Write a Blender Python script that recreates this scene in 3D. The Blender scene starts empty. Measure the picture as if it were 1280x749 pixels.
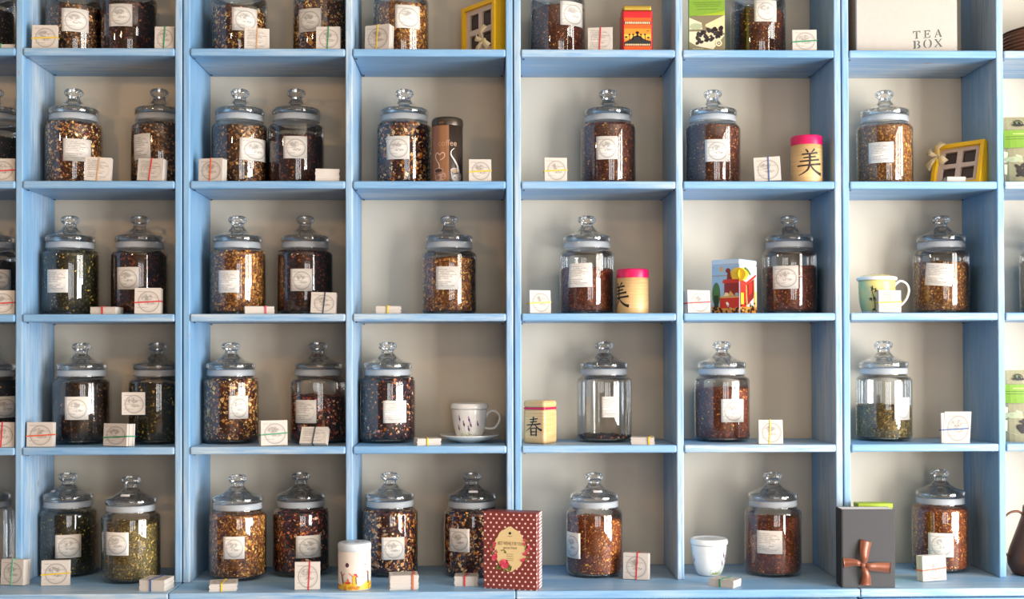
import bpy, bmesh, math, random
import numpy as np
from mathutils import Matrix, Vector

# ------------------------------------------------------------------ camera
SC = bpy.context.scene
COL = SC.collection
ZO = 1.402                       # eye height above the floor
F_PX, DCAM = 1540.0, 3.28
YAW, PITCH, ROLL, PPY = 0.0217437, 0.0114133, -0.0024203, 374.5 + 51.08
def cam_axes():
    cy, sy, cp, sp = math.cos(YAW), math.sin(YAW), math.cos(PITCH), math.sin(PITCH)
    F = Vector((sy*cp, cy*cp, sp)); R0 = Vector((cy, -sy, 0)); U0 = R0.cross(F)
    c, s = math.cos(ROLL), math.sin(ROLL)
    return R0*c + U0*s, U0*c - R0*s, F
CR, CU, CF = cam_axes()
CAM = Vector((0, -DCAM, ZO))
cd = bpy.data.cameras.new('camera'); cam = bpy.data.objects.new('camera', cd); COL.objects.link(cam)
cd.sensor_width = 36; cd.lens = F_PX/1280*36; cd.shift_y = 51.08/1280
cam.matrix_world = Matrix(((CR.x, CU.x, -CF.x, CAM.x), (CR.y, CU.y, -CF.y, CAM.y), (CR.z, CU.z, -CF.z, CAM.z), (0, 0, 0, 1)))
SC.camera = cam
cd.clip_start = .05
def rayd(px, py): return CF + CR*((px-640)/F_PX) - CU*((py-PPY)/F_PX)
def at(px, py, Y):
    v = rayd(px, py); return CAM + v*((Y+DCAM)/v.y)
def on_z(px, py, z):
    v = rayd(px, py); return CAM + v*((z-ZO)/v.z)
def X_(px, Y, py=400): return at(px, py, Y).x
def Z_(py, Y, px=640): return at(px, py, Y).z

# ------------------------------------------------------------------ world and lights
SC.view_settings.view_transform = 'Standard'; SC.view_settings.look = 'None'
SC.view_settings.exposure = 0.07; SC.view_settings.gamma = 1.0; SC.view_settings.use_curve_mapping = False
SC.cycles.max_bounces = 12; SC.cycles.transparent_max_bounces = 20; SC.cycles.glossy_bounces = 5
SC.cycles.caustics_reflective = False; SC.cycles.caustics_refractive = False
SC.cycles.sample_clamp_indirect = 6
W = bpy.data.worlds.new('world'); SC.world = W; W.use_nodes = True
W.node_tree.nodes['Background'].inputs[0].default_value = (.80, .88, 1.0, 1)
W.node_tree.nodes['Background'].inputs[1].default_value = 1.0
def area(name, loc, target, sx, sy, power, col):
    l = bpy.data.lights.new(name, 'AREA'); l.shape = 'RECTANGLE'; l.size = sx; l.size_y = sy
    l.energy = power; l.color = col
    o = bpy.data.objects.new(name, l); COL.objects.link(o); o.location = loc
    o.rotation_euler = (Vector(target)-Vector(loc)).to_track_quat('-Z', 'Y').to_euler()
    return o
RX0, RX1, RY0, RZ1 = -3.3, 3.3, -5.3, 3.1
DAY = (.93, .965, 1.0)
# right wall: four tall panes of one window
PANES_R = [(-1.45, .62), (-2.22, .62), (-3.12, .62), (-3.89, .62)]
for i, (y, w) in enumerate(PANES_R):
    area('window_light', (RX1-.03, y, .86), (0, y, .86), w, 1.36, 70, DAY)
    area('window_light', (RX1-.03, y, 2.24), (0, y, 2.24), w, 1.36, 32, (1, .965, .90))
# wall behind the photographer: two panes
PANES_F = [(.35, .55), (1.05, .55), (1.95, .55)]
for i, (x, w) in enumerate(PANES_F):
    area('window_light', (x, RY0+.03, 1.3), (x, 0, 1.3), w, 1.9, 16, DAY)
# warm pendant lamps on the left side of the shop
LAMPS = [(-1.55, -2.2, 2.45), (-2.5, -1.7, 2.45)]

# ------------------------------------------------------------------ helpers
def srgb(r, g, b):
    f = lambda c: (c/255/12.92) if c/255 <= .04045 else ((c/255+.055)/1.055)**2.4
    return (f(r), f(g), f(b), 1)
def tag(o, label=None, cat=None, group=None, kind=None):
    if label: o['label'] = label
    if cat: o['category'] = cat
    if group: o['group'] = group
    if kind: o['kind'] = kind
    return o
def empty(name, loc=(0, 0, 0), rz=0, rx=0):
    o = bpy.data.objects.new(name, None); COL.objects.link(o); o.location = loc; o.rotation_euler = (rx, 0, rz)
    o.empty_display_size = .02; return o
def link(name, me, parent=None, loc=(0, 0, 0), rot=(0, 0, 0)):
    o = bpy.data.objects.new(name, me); COL.objects.link(o); o.location = loc; o.rotation_euler = rot
    if parent: o.parent = parent
    return o
def mk(name, v, f, mats, smooth=False, mi=None, uv=None):
    me = bpy.data.meshes.new(name); me.from_pydata([tuple(p) for p in v], [], f)
    for m in (mats if isinstance(mats, (list, tuple)) else [mats]): me.materials.append(m)
    if smooth: me.shade_smooth()
    if mi: me.polygons.foreach_set('material_index', mi)
    if uv:
        l = me.uv_layers.new(name='uv')
        for i, lp in enumerate(me.loops): l.data[i].uv = uv[lp.vertex_index]
    me.update(); return me
class MB:
    def __init__(s): s.v = []; s.f = []; s.mi = []
    def add(s, v, f, m=0):
        n = len(s.v); s.v += [tuple(p) for p in v]; s.f += [tuple(i+n for i in q) for q in f]; s.mi += [m]*len(f); return s
    def mesh(s, name, mats, smooth=False): return mk(name, s.v, s.f, mats, smooth, s.mi)
BF = [(0, 3, 2, 1), (4, 5, 6, 7), (0, 1, 5, 4), (1, 2, 6, 5), (2, 3, 7, 6), (3, 0, 4, 7)]
def boxv(x0, x1, y0, y1, z0, z1):
    return [(x0, y0, z0), (x1, y0, z0), (x1, y1, z0), (x0, y1, z0), (x0, y0, z1), (x1, y0, z1), (x1, y1, z1), (x0, y1, z1)]
def bevbox(x0, x1, y0, y1, z0, z1, b=.002, seg=1):
    bm = bmesh.new(); vs = [bm.verts.new(p) for p in boxv(x0, x1, y0, y1, z0, z1)]
    for q in BF: bm.faces.new([vs[i] for i in q])
    if b: bmesh.ops.bevel(bm, geom=bm.edges[:], offset=b, segments=seg, affect='EDGES', profile=.5)
    bm.verts.index_update()
    r = [tuple(v.co) for v in bm.verts], [tuple(v.index for v in f.verts) for f in bm.faces]; bm.free(); return r
def rbox(name, ext, mat, parent=None, b=.002, seg=1, loc=(0, 0, 0), rot=(0, 0, 0), smooth=False):
    v, f = bevbox(*ext, b=b, seg=seg); return link(name, mk(name, v, f, mat, smooth), parent, loc, rot)
def lathe(prof, n=48, cap0=False, cap1=False):
    v = []; f = []; k = len(prof)
    for i in range(n):
        a = 2*math.pi*i/n
        for r, z in prof: v.append((r*math.cos(a), r*math.sin(a), z))
    for i in range(n):
        j = (i+1) % n
        for q in range(k-1): f.append((i*k+q, j*k+q, j*k+q+1, i*k+q+1))
    if cap0: f.append(tuple(i*k for i in range(n))[::-1])
    if cap1: f.append(tuple(i*k+k-1 for i in range(n)))
    return v, f
def spline(pts, n=6):
    out = []
    P = [pts[0]]+list(pts)+[pts[-1]]
    for i in range(1, len(P)-2):
        a, b, c, d = [np.array(P[j], float) for j in (i-1, i, i+1, i+2)]
        for k in range(n):
            t = k/n; out.append(tuple(.5*((2*b)+(c-a)*t+(2*a-5*b+4*c-d)*t*t+(3*b-a-3*c+d)*t**3)))
    out.append(tuple(pts[-1])); return out
def tube(path, r, n=8, flat=1.0, closed=False):
    P = [Vector(p) for p in path]; v = []; f = []; m = len(P)
    rr = r if isinstance(r, (list, tuple)) else [r]*m
    nrm = Vector((0, -1, 0))
    for i, p in enumerate(P):
        t = (P[(i+1) % m]-P[i-1]) if closed else (P[min(i+1, m-1)]-P[max(i-1, 0)])
        t.normalize(); s = t.cross(nrm)
        if s.length < 1e-4: s = t.cross(Vector((1, 0, 0)))
        s.normalize(); u = s.cross(t)
        for k in range(n):
            a = 2*math.pi*k/n; v.append(p + s*(rr[i]*math.cos(a)) + u*(rr[i]*flat*math.sin(a)))
    for i in range(m if closed else m-1):
        j = (i+1) % m
        for k in range(n):
            l = (k+1) % n; f.append((i*n+k, i*n+l, j*n+l, j*n+k))
    if not closed: f.append(tuple(range(n))); f.append(tuple((m-1)*n+k for k in range(n))[::-1])
    return v, f
def text_mesh(s, size):
    c = bpy.data.curves.new('t', 'FONT'); c.body = s; c.size = size; c.align_x = 'CENTER'; c.resolution_u = 2
    o = bpy.data.objects.new('t', c); COL.objects.link(o)
    dg = bpy.context.evaluated_depsgraph_get(); me = o.evaluated_get(dg).to_mesh()
    v = [(q.co.x, q.co.y) for q in me.vertices]; f = [tuple(p.vertices) for p in me.polygons]
    o.evaluated_get(dg).to_mesh_clear(); COL.objects.unlink(o); bpy.data.objects.remove(o); return v, f
class Print:
    """flat print: coloured 2D shapes (u right, v up) mapped a hair in front of a surface"""
    def __init__(s): s.v = []; s.f = []; s.mi = []; s.mats = []
    def m(s, mat):
        if mat not in s.mats: s.mats.append(mat)
        return s.mats.index(mat)
    def add(s, v, f, mat, lay=0):
        n = len(s.v); s.v += [(p[0], p[1], lay) for p in v]; s.f += [tuple(i+n for i in q) for q in f]; s.mi += [s.m(mat)]*len(f)
    def poly(s, pts, mat, lay=0): s.add(pts, [tuple(range(len(pts)))], mat, lay)
    def ell(s, cx, cy, rx, ry, mat, lay=0, rot=0, n=18):
        c, q = math.cos(rot), math.sin(rot)
        P = [(cx+rx*math.cos(a)*c-ry*math.sin(a)*q, cy+rx*math.cos(a)*q+ry*math.sin(a)*c) for a in [2*math.pi*i/n for i in range(n)]]
        s.add([(cx, cy)]+P, [(0, 1+i, 1+(i+1) % n) for i in range(n)], mat, lay)
    def ring(s, cx, cy, r0, r1, mat, lay=0, n=32, a0=0, a1=2*math.pi):
        P = []
        for i in range(n+1):
            a = a0+(a1-a0)*i/n; P += [(cx+r0*math.cos(a), cy+r0*math.sin(a)), (cx+r1*math.cos(a), cy+r1*math.sin(a))]
        s.add(P, [(2*i, 2*i+1, 2*i+3, 2*i+2) for i in range(n)], mat, lay)
    def rect(s, x0, x1, y0, y1, mat, lay=0, nx=1, ny=1):
        P = [(x0+(x1-x0)*i/nx, y0+(y1-y0)*j/ny) for j in range(ny+1) for i in range(nx+1)]
        s.add(P, [(j*(nx+1)+i, j*(nx+1)+i+1, (j+1)*(nx+1)+i+1, (j+1)*(nx+1)+i) for j in range(ny) for i in range(nx)], mat, lay)
    def stroke(s, pts, w, mat, lay=0, w1=None, n=5):
        q = spline([(p[0], p[1], 0) for p in pts], n) if len(pts) > 2 else [(pts[0][0]+(pts[1][0]-pts[0][0])*i/n, pts[0][1]+(pts[1][1]-pts[0][1])*i/n, 0) for i in range(n+1)]
        w1 = w if w1 is None else w1; P = []; m = len(q)
        for i in range(m):
            a, b = q[max(i-1, 0)], q[min(i+1, m-1)]; dx, dy = b[0]-a[0], b[1]-a[1]; L = math.hypot(dx, dy) or 1
            ww = (w+(w1-w)*i/(m-1))/2; P += [(q[i][0]-dy/L*ww, q[i][1]+dx/L*ww), (q[i][0]+dy/L*ww, q[i][1]-dx/L*ww)]
        s.add(P, [(2*i, 2*i+1, 2*i+3, 2*i+2) for i in range(m-1)], mat, lay)
    def text(s, t, cx, cy, size, mat, lay=0, sx=1):
        v, f = text_mesh(t, size); s.add([(cx+p[0]*sx, cy+p[1]) for p in v], f, mat, lay)
    def build(s, name, parent, fn):
        """fn(u, v, off) -> xyz"""
        me = mk(name, [fn(p[0], p[1], .0004+.0002*p[2]) for p in s.v], s.f, s.mats, False, s.mi)
        o = link(name, me, parent); o['kind'] = 'stuff'; return o
flat_map = lambda y: (lambda u, v, o: (u, y-o, v))
def cyl_map(rfn, phi0=0):
    def fn(u, v, o):
        r = rfn(v)+o; a = phi0+u/rfn(v); return (r*math.sin(a), -r*math.cos(a), v)
    return fn

# ------------------------------------------------------------------ materials
class N:
    def __init__(s, name):
        s.mat = bpy.data.materials.new(name); s.mat.use_nodes = True; s.t = s.mat.node_tree; s.b = s.t.nodes['Principled BSDF']
    def n(s, typ, **k):
        o = s.t.nodes.new(typ)
        for a, b in k.items(): setattr(o, a, b)
        return o
    def l(s, a, b): s.t.links.new(a, b)
    def math(s, op, a, b=0.0, c=None):
        o = s.n('ShaderNodeMath', operation=op)
        for i, x in enumerate((a, b, c)):
            if x is None: continue
            if isinstance(x, (int, float)): o.inputs[i].default_value = x
            else: s.l(x, o.inputs[i])
        return o.outputs[0]
    def noise(s, vec, scale, detail=3, rough=.5):
        o = s.n('ShaderNodeTexNoise'); o.inputs['Scale'].default_value = scale; o.inputs['Detail'].default_value = detail; o.inputs['Roughness'].default_value = rough
        if vec: s.l(vec, o.inputs['Vector'])
        return o.outputs['Fac']
    def mapping(s, src, scale=(1, 1, 1)):
        o = s.n('ShaderNodeMapping'); o.inputs['Scale'].default_value = scale; s.l(src, o.inputs['Vector']); return o.outputs[0]
    def ramp(s, fac, stops):
        o = s.n('ShaderNodeValToRGB'); e = o.color_ramp.elements
        while len(e) < len(stops): e.new(.5)
        for i, (p, c) in enumerate(stops): e[i].position = p; e[i].color = c
        s.l(fac, o.inputs[0]); return o.outputs[0]
    def mix(s, fac, a, b):
        o = s.n('ShaderNodeMix', data_type='RGBA')
        for i, x in ((0, fac), (6, a), (7, b)):
            if isinstance(x, (int, float, tuple)): o.inputs[i].default_value = x
            else: s.l(x, o.inputs[i])
        return o.outputs[2]
    def bump(s, h, st=.3, dist=.002):
        o = s.n('ShaderNodeBump'); o.inputs['Strength'].default_value = st; o.inputs['Distance'].default_value = dist
        s.l(h, o.inputs['Height']); s.l(o.outputs[0], s.b.inputs['Normal'])
def plain(name, col, rough=.5, metal=0, spec=.5, noise_amt=.06, coat=0, trans=0):
    q = N(name); b = q.b
    tc = q.n('ShaderNodeTexCoord')
    nf = q.noise(tc.outputs['Object'], 60, 3)
    c2 = tuple(x*(1-noise_amt*2) for x in col[:3])+(1,)
    q.l(q.mix(nf, col, c2), b.inputs['Base Color'])
    b.inputs['Roughness'].default_value = rough; b.inputs['Metallic'].default_value = metal
    b.inputs['Specular IOR Level'].default_value = spec; b.inputs['Coat Weight'].default_value = coat
    if trans: b.inputs['Transmission Weight'].default_value = trans
    return q.mat
def paint(name, sc, seed=0):
    """blue limewashed timber, pale rubbed streaks along the grain, worn spots"""
    q = N(name); g = q.n('ShaderNodeNewGeometry').outputs['Position']
    oi = q.n('ShaderNodeObjectInfo').outputs['Random']
    off = q.n('ShaderNodeVectorMath', operation='ADD'); q.l(g, off.inputs[0])
    cmb = q.n('ShaderNodeCombineXYZ')
    for i in range(3): q.l(q.math('MULTIPLY', oi, 13.7+i*5), cmb.inputs[i])
    q.l(cmb.outputs[0], off.inputs[1]); p = off.outputs[0]
    fine = q.noise(q.mapping(p, tuple(x*14 for x in sc)), 9, 5, .65)
    broad = q.noise(q.mapping(p, tuple(2.2*math.sqrt(x) for x in sc)), 4, 4, .6)
    patch = q.noise(q.mapping(p, tuple(1.5*x**.6 for x in sc)), 3.2, 3, .55)
    base = q.ramp(fine, [(.3, srgb(98, 148, 194)), (.7, srgb(128, 172, 210))])
    base = q.mix(q.math('MULTIPLY', q.ramp(broad, [(.35, (0, 0, 0, 1)), (.7, (1, 1, 1, 1))]), .45), base, srgb(150, 190, 220))
    wear = q.math('MULTIPLY', q.ramp(patch, [(.44, (0, 0, 0, 1)), (.60, (1, 1, 1, 1))]), q.ramp(fine, [(.34, (0, 0, 0, 1)), (.62, (1, 1, 1, 1))]))
    col = q.mix(q.math('MULTIPLY', wear, .7), base, srgb(206, 210, 206))
    spot = q.noise(q.mapping(p, tuple(x**.4 for x in sc)), 38, 2, .5)
    col = q.mix(q.ramp(spot, [(.74, (0, 0, 0, 1)), (.78, (.6, .6, .6, 1))]), col, srgb(150, 118, 92))
    q.l(col, q.b.inputs['Base Color']); q.b.inputs['Roughness'].default_value = .42
    q.b.inputs['Specular IOR Level'].default_value = .5
    q.bump(fine, .25, .0015); return q.mat
PV = paint('blue_paint_upright_grain', (1, 1, .06))
PH = paint('blue_paint_level_grain', (.06, 1, 1))

def glass_shell(name='clear_glass_wall', face=(.95, .96, .955, 1), rim=(.42, .48, .50, 1), pw=5, refl=1.85):
    q = N(name); t = q.t; t.nodes.remove(q.b)
    lw = q.n('ShaderNodeLayerWeight'); lw.inputs['Blend'].default_value = .5
    edge = q.math('POWER', lw.outputs['Facing'], pw)
    tr = q.n('ShaderNodeBsdfTransparent'); q.l(q.mix(edge, face, rim), tr.inputs[0])
    gl = q.n('ShaderNodeBsdfGlossy'); gl.inputs['Roughness'].default_value = .03; gl.inputs[0].default_value = (1, 1, 1, 1)
    fr = q.n('ShaderNodeFresnel'); fr.inputs['IOR'].default_value = 1.5
    mx = q.n('ShaderNodeMixShader'); q.l(q.math('MINIMUM', q.math('MULTIPLY', fr.outputs[0], refl), .85), mx.inputs[0])
    q.l(tr.outputs[0], mx.inputs[1]); q.l(gl.outputs[0], mx.inputs[2])
    q.l(mx.outputs[0], t.nodes['Material Output'].inputs['Surface']); return q.mat
G_SHELL = glass_shell()
G_LID = glass_shell('clear_glass_lid', (.965, .972, .97, 1), (.64, .68, .69, 1), 3.5, 1.9)
G_KNOB = glass_shell('clear_glass_knob', (.92, .93, .93, 1), (.52, .57, .58, 1), 3, 1.1)
def glass_solid():
    q = N('solid_glass'); q.b.inputs['Base Color'].default_value = (.93, .96, .97, 1); q.b.inputs['Roughness'].default_value = .01
    q.b.inputs['Transmission Weight'].default_value = 1; q.b.inputs['IOR'].default_value = 1.47; return q.mat
G_SOLID = glass_solid()
def seal():
    q = N('milky_plastic_seal'); b = q.b; b.inputs['Base Color'].default_value = srgb(196, 203, 210); b.inputs['Roughness'].default_value = .35
    b.inputs['Alpha'].default_value = .52; b.inputs['Specular IOR Level'].default_value = .5; return q.mat
SEAL = seal()
def tea_mat(name='tea_leaf_pieces'):
    q = N(name); a = q.n('ShaderNodeAttribute', attribute_name='col')
    q.l(a.outputs['Color'], q.b.inputs['Base Color']); q.b.inputs['Roughness'].default_value = .62; q.b.inputs['Specular IOR Level'].default_value = .35
    return q.mat
TEA = tea_mat()
def stamp(name, text_heavy, paper=srgb(199, 190, 181)):
    """white card with a grey ring emblem and lines of small print (uv)"""
    q = N(name); uv = q.n('ShaderNodeUVMap').outputs[0]; sp = q.n('ShaderNodeSeparateXYZ'); q.l(uv, sp.inputs[0])
    u, v = sp.outputs[0], sp.outputs[1]; rnd = q.n('ShaderNodeObjectInfo').outputs['Random']
    du = q.math('SUBTRACT', u, .53); dv = q.math('SUBTRACT', v, .47)
    r = q.math('SQRT', q.math('ADD', q.math('MULTIPLY', du, du), q.math('MULTIPLY', dv, dv)))
    ring = q.math('MAXIMUM', q.math('SUBTRACT', 1, q.math('DIVIDE', q.math('ABSOLUTE', q.math('SUBTRACT', r, .385)), .045)), 0)
    ring2 = q.math('MULTIPLY', q.math('MAXIMUM', q.math('SUBTRACT', 1, q.math('DIVIDE', q.math('ABSOLUTE', q.math('SUBTRACT', r, .31)), .014)), 0), .6)
    # emblem: a dark winged blot in the upper middle and a leaf stroke beneath
    cv = q.n('ShaderNodeCombineXYZ'); q.l(u, cv.inputs[0]); q.l(v, cv.inputs[1]); q.l(q.math('MULTIPLY', rnd, 4), cv.inputs[2])
    no = q.noise(cv.outputs[0], 9, 3, .6); n2 = q.noise(cv.outputs[0], 26, 2, .5)
    def blob(cx, cy, rx, ry):
        a = q.math('DIVIDE', q.math('SUBTRACT', u, cx), rx); b = q.math('DIVIDE', q.math('SUBTRACT', v, cy), ry)
        d = q.math('SUBTRACT', 1, q.math('SQRT', q.math('ADD', q.math('MULTIPLY', a, a), q.math('MULTIPLY', b, b))))
        return q.math('MAXIMUM', q.math('MINIMUM', q.math('MULTIPLY', d, 3), 1), 0)
    mot = q.math('MULTIPLY', blob(.46, .63, .26, .15), q.ramp(no, [(.38, (0, 0, 0, 1)), (.52, (1, 1, 1, 1))]))
    mot2 = q.math('MULTIPLY', blob(.58, .40, .24, .07), q.ramp(n2, [(.42, (0, 0, 0, 1)), (.52, (1, 1, 1, 1))]))
    # print rows
    rows = q.math('FRACT', q.math('MULTIPLY', v, 13)); rid = q.math('FLOOR', q.math('MULTIPLY', v, 13))
    line = q.math('LESS_THAN', rows, .42)
    cw = q.n('ShaderNodeCombineXYZ'); q.l(q.math('MULTIPLY', u, 30), cw.inputs[0]); q.l(q.math('ADD', q.math('MULTIPLY', rid, 7.3), q.math('MULTIPLY', rnd, 50)), cw.inputs[1])
    word = q.math('GREATER_THAN', q.noise(cw.outputs[0], 1.0, 1), .40)
    ext = q.math('LESS_THAN', u, q.math('ADD', .45, q.math('MULTIPLY', q.math('FRACT', q.math('MULTIPLY', rid, .37)), .45)))
    sel = q.math('GREATER_THAN', q.math('FRACT', q.math('ADD', q.math('MULTIPLY', rid, .61), .1)), .18 if text_heavy else .62)
    inb = q.math('MULTIPLY', q.math('GREATER_THAN', u, .09), q.math('MULTIPLY', q.math('GREATER_THAN', v, .1), q.math('LESS_THAN', v, .93)))
    txt = q.math('MULTIPLY', q.math('MULTIPLY', q.math('MULTIPLY', line, word), q.math('MULTIPLY', ext, inb)), sel)
    emb = q.math('MAXIMUM', q.math('MAXIMUM', ring, ring2), q.math('MAXIMUM', mot, mot2))
    ink = q.math('MAXIMUM', q.math('MULTIPLY', emb, .18 if text_heavy else .5), q.math('MULTIPLY', txt, .5 if text_heavy else .35))
    q.l(q.mix(ink, paper, srgb(50, 46, 46)), q.b.inputs['Base Color']); q.b.inputs['Roughness'].default_value = .6
    q.b.inputs['Specular IOR Level'].default_value = .3
    return q.mat
STAMP = [stamp('card_with_ring_emblem', False), stamp('card_with_small_print', True)]
STICK = [stamp('light_lifted_sticker_ring_emblem', False, srgb(232, 225, 216)), stamp('light_lifted_sticker_small_print', True, srgb(232, 225, 216))]  # same card stock, paper colour lifted to offset weaker light on the jars
PAPER = plain('white_card_paper', srgb(200, 191, 182), .75, noise_amt=.03)
def wall_mat(name, col, amt=.05):
    q = N(name); g = q.n('ShaderNodeNewGeometry').outputs['Position']
    a = q.noise(g, 2.2, 4, .6); b = q.noise(g, 60, 3, .6)
    c2 = tuple(x*(1-amt*3) for x in col[:3])+(1,)
    q.l(q.mix(a, col, c2), q.b.inputs['Base Color']); q.b.inputs['Roughness'].default_value = .85; q.b.inputs['Specular IOR Level'].default_value = .2
    q.bump(b, .15, .001); return q.mat
WALL = wall_mat('greige_wall_paint', srgb(228, 215, 194))
def C(name, r, g, b, rough=.45, **k): return plain(name, srgb(r, g, b), rough, **k)

# ------------------------------------------------------------------ the room
def struct(name, ext, mat, b=0):
    o = rbox(name, ext, mat, b=b); o['kind'] = 'structure'; return o
YB = .247
def floor_mat():
    q = N('oak_floor_boards'); g = q.n('ShaderNodeNewGeometry').outputs['Position']
    br = q.n('ShaderNodeTexBrick'); br.inputs['Scale'].default_value = 1; br.inputs['Brick Width'].default_value = 1.2; br.inputs['Row Height'].default_value = .14
    br.inputs['Mortar Size'].default_value = .003; br.inputs['Color1'].default_value = srgb(128, 98, 70); br.inputs['Color2'].default_value = srgb(128, 98, 68); br.inputs['Mortar'].default_value = srgb(50, 38, 28)
    q.l(g, br.inputs['Vector']); q.l(br.outputs[0], q.b.inputs['Base Color']); q.b.inputs['Roughness'].default_value = .45; return q.mat
struct('floor', (RX0-.1, RX1+.1, RY0-.1, YB+.1, -.1, 0), floor_mat())
struct('ceiling', (RX0-.1, RX1+.1, RY0-.1, YB+.1, RZ1, RZ1+.1), wall_mat('plain_ceiling', srgb(200, 190, 174)))
struct('wall_back', (RX0-.1, RX1+.1, YB, YB+.12, 0, RZ1), WALL)
struct('wall_left', (RX0-.12, RX0, RY0, YB, 0, RZ1), wall_mat('pale_blue_wall', srgb(96, 106, 124)))
struct('wall_right', (RX1, RX1+.12, RY0, YB, 0, RZ1), wall_mat('cream_wall', srgb(205, 198, 184)))
struct('wall_front', (RX0, RX1, RY0-.12, RY0, 0, RZ1), wall_mat('warm_cream_wall', srgb(140, 116, 92)))
FRM = C('white_window_frame', 225, 225, 222, .4)
def frame(name, boxes):
    m = MB()
    for e in boxes: v, f = bevbox(*e, b=.004); m.add(v, f)
    o = link(name, m.mesh(name, FRM)); o['kind'] = 'structure'; return o
zz0, zz1 = .18, 2.92
ys = [-1.08, -1.835, -2.67, -3.505, -4.26]
frame('window_1', [(RX1-.06, RX1, y-.035, y+.035, zz0, zz1) for y in ys]+[(RX1-.06, RX1, -4.26, -1.08, 1.54, 1.56)]+[(RX1-.06, RX1, -4.26, -1.08, zz0-.06, zz0), (RX1-.06, RX1, -4.26, -1.08, zz1, zz1+.06)])
xs = [.03, .7, 1.5, 2.27]
frame('window_2', [(x-.035, x+.035, RY0, RY0+.06, zz0, 2.3) for x in xs]+[(0, 2.3, RY0, RY0+.06, zz0-.06, zz0), (0, 2.3, RY0, RY0+.06, 2.3, 2.36)])
# pendant lamps
SHADE = C('brass_lamp_shade', 150, 110, 60, .35, metal=1)
def bulb_mat():
    q = N('glowing_bulb'); q.b.inputs['Emission Color'].default_value = (1, .56, .22, 1); q.b.inputs['Emission Strength'].default_value = 30; return q.mat
BULB = bulb_mat()
for i, p in enumerate(LAMPS):
    t = tag(empty('pendant_lamp', p), ['brass pendant lamp with warm bulb nearer the camera', 'brass pendant lamp with warm bulb by left wall'][i], 'lamp', 'pendant lamps')
    v, f = lathe([(.02, .19), (.03, .17), (.10, .08), (.14, -.02), (.137, -.02), (.097, .075), (.02, .165)], 32)
    link('lamp_shade', mk('lamp_shade', v, f, SHADE, True), t)
    v, f = lathe([(.0005, -.05), (.03, -.035), (.04, 0), (.03, .04), (.015, .08)], 20); link('bulb', mk('bulb', v, f, BULB, True), t)
    v, f = tube([(0, 0, .18), (0, 0, RZ1-p[2])], .004); link('cord', mk('cord', v, f, C('black_cord', 20, 20, 20)), t)
    l = bpy.data.lights.new('lamp_light', 'POINT'); l.energy = 24; l.color = (1, .62, .30); l.shadow_soft_size = .06
    o = bpy.data.objects.new('lamp_light', l); COL.objects.link(o); o.location = (p[0], p[1], p[2]-.1)

# ------------------------------------------------------------------ bookcases
SH = [s+ZO for s in (1.1675, .8148, .4621, .1092, -.2427)]     # shelf tops
ZC = -.602+ZO                                                    # top of the base cabinets
ZT = 1.52+ZO
TH = .0205
BX = [-1.66, -.8016, .0765, .9577, 1.815]
MX = [-1.2309, -.3610, .5200, 1.3870]
UW = .0185
PIN = C('steel_pin', 120, 130, 140, .4, metal=1)
CASE_LABELS = ['tall blue limewashed bookcase, cut by the left edge of the frame', 'tall blue limewashed bookcase, second from the left edge',
               'tall blue limewashed bookcase, between the polka dot box and the black box', 'tall blue limewashed bookcase, cut by the right edge of the frame']
rng = random.Random(4)
v, f = bevbox(-.003, .003, -.002, .002, -.0035, 0, b=.0008); PINM = mk('shelf_pin', v, f, PIN)
for b in range(4):
    cx = (BX[b]+BX[b+1])/2
    root = tag(empty('bookcase', (cx, 0, ZC)), CASE_LABELS[b], 'bookcase', 'blue bookcases')
    def part(name, x0, x1, y0, y1, z0, z1, mat, bev=.003):
        return rbox(name, (x0-cx, x1-cx, y0, y1, z0-ZC, z1-ZC), mat, root, b=bev, seg=2)
    ups = [(BX[b]+.0015, BX[b]+.0015+UW), (MX[b]-.0095, MX[b]+.0095), (BX[b+1]-.0015-UW, BX[b+1]-.0015)]
    for i, (a, c) in enumerate(ups): part('upright' if i != 1 else 'divider', a, c, 0, YB-.002, ZC, ZT, PV)
    for s in range(2):
        x0, x1 = ups[s][1]+.0008, ups[s+1][0]-.0008
        for k, z in enumerate(SH):
            dz = rng.uniform(-.0012, .0012)
            part('shelf', x0, x1, -.0035, YB-.002, z-TH+dz*0, z, PH, .004)
            if k:
                for xx in (x0+.007, x1-.007):
                    for yy in (.02, .22): link('shelf_pin', PINM, root, (xx-cx, yy, z-TH-ZC))
        part('top_board', x0, x1, -.0035, YB-.002, ZT-.02, ZT, PH, .003)

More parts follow.
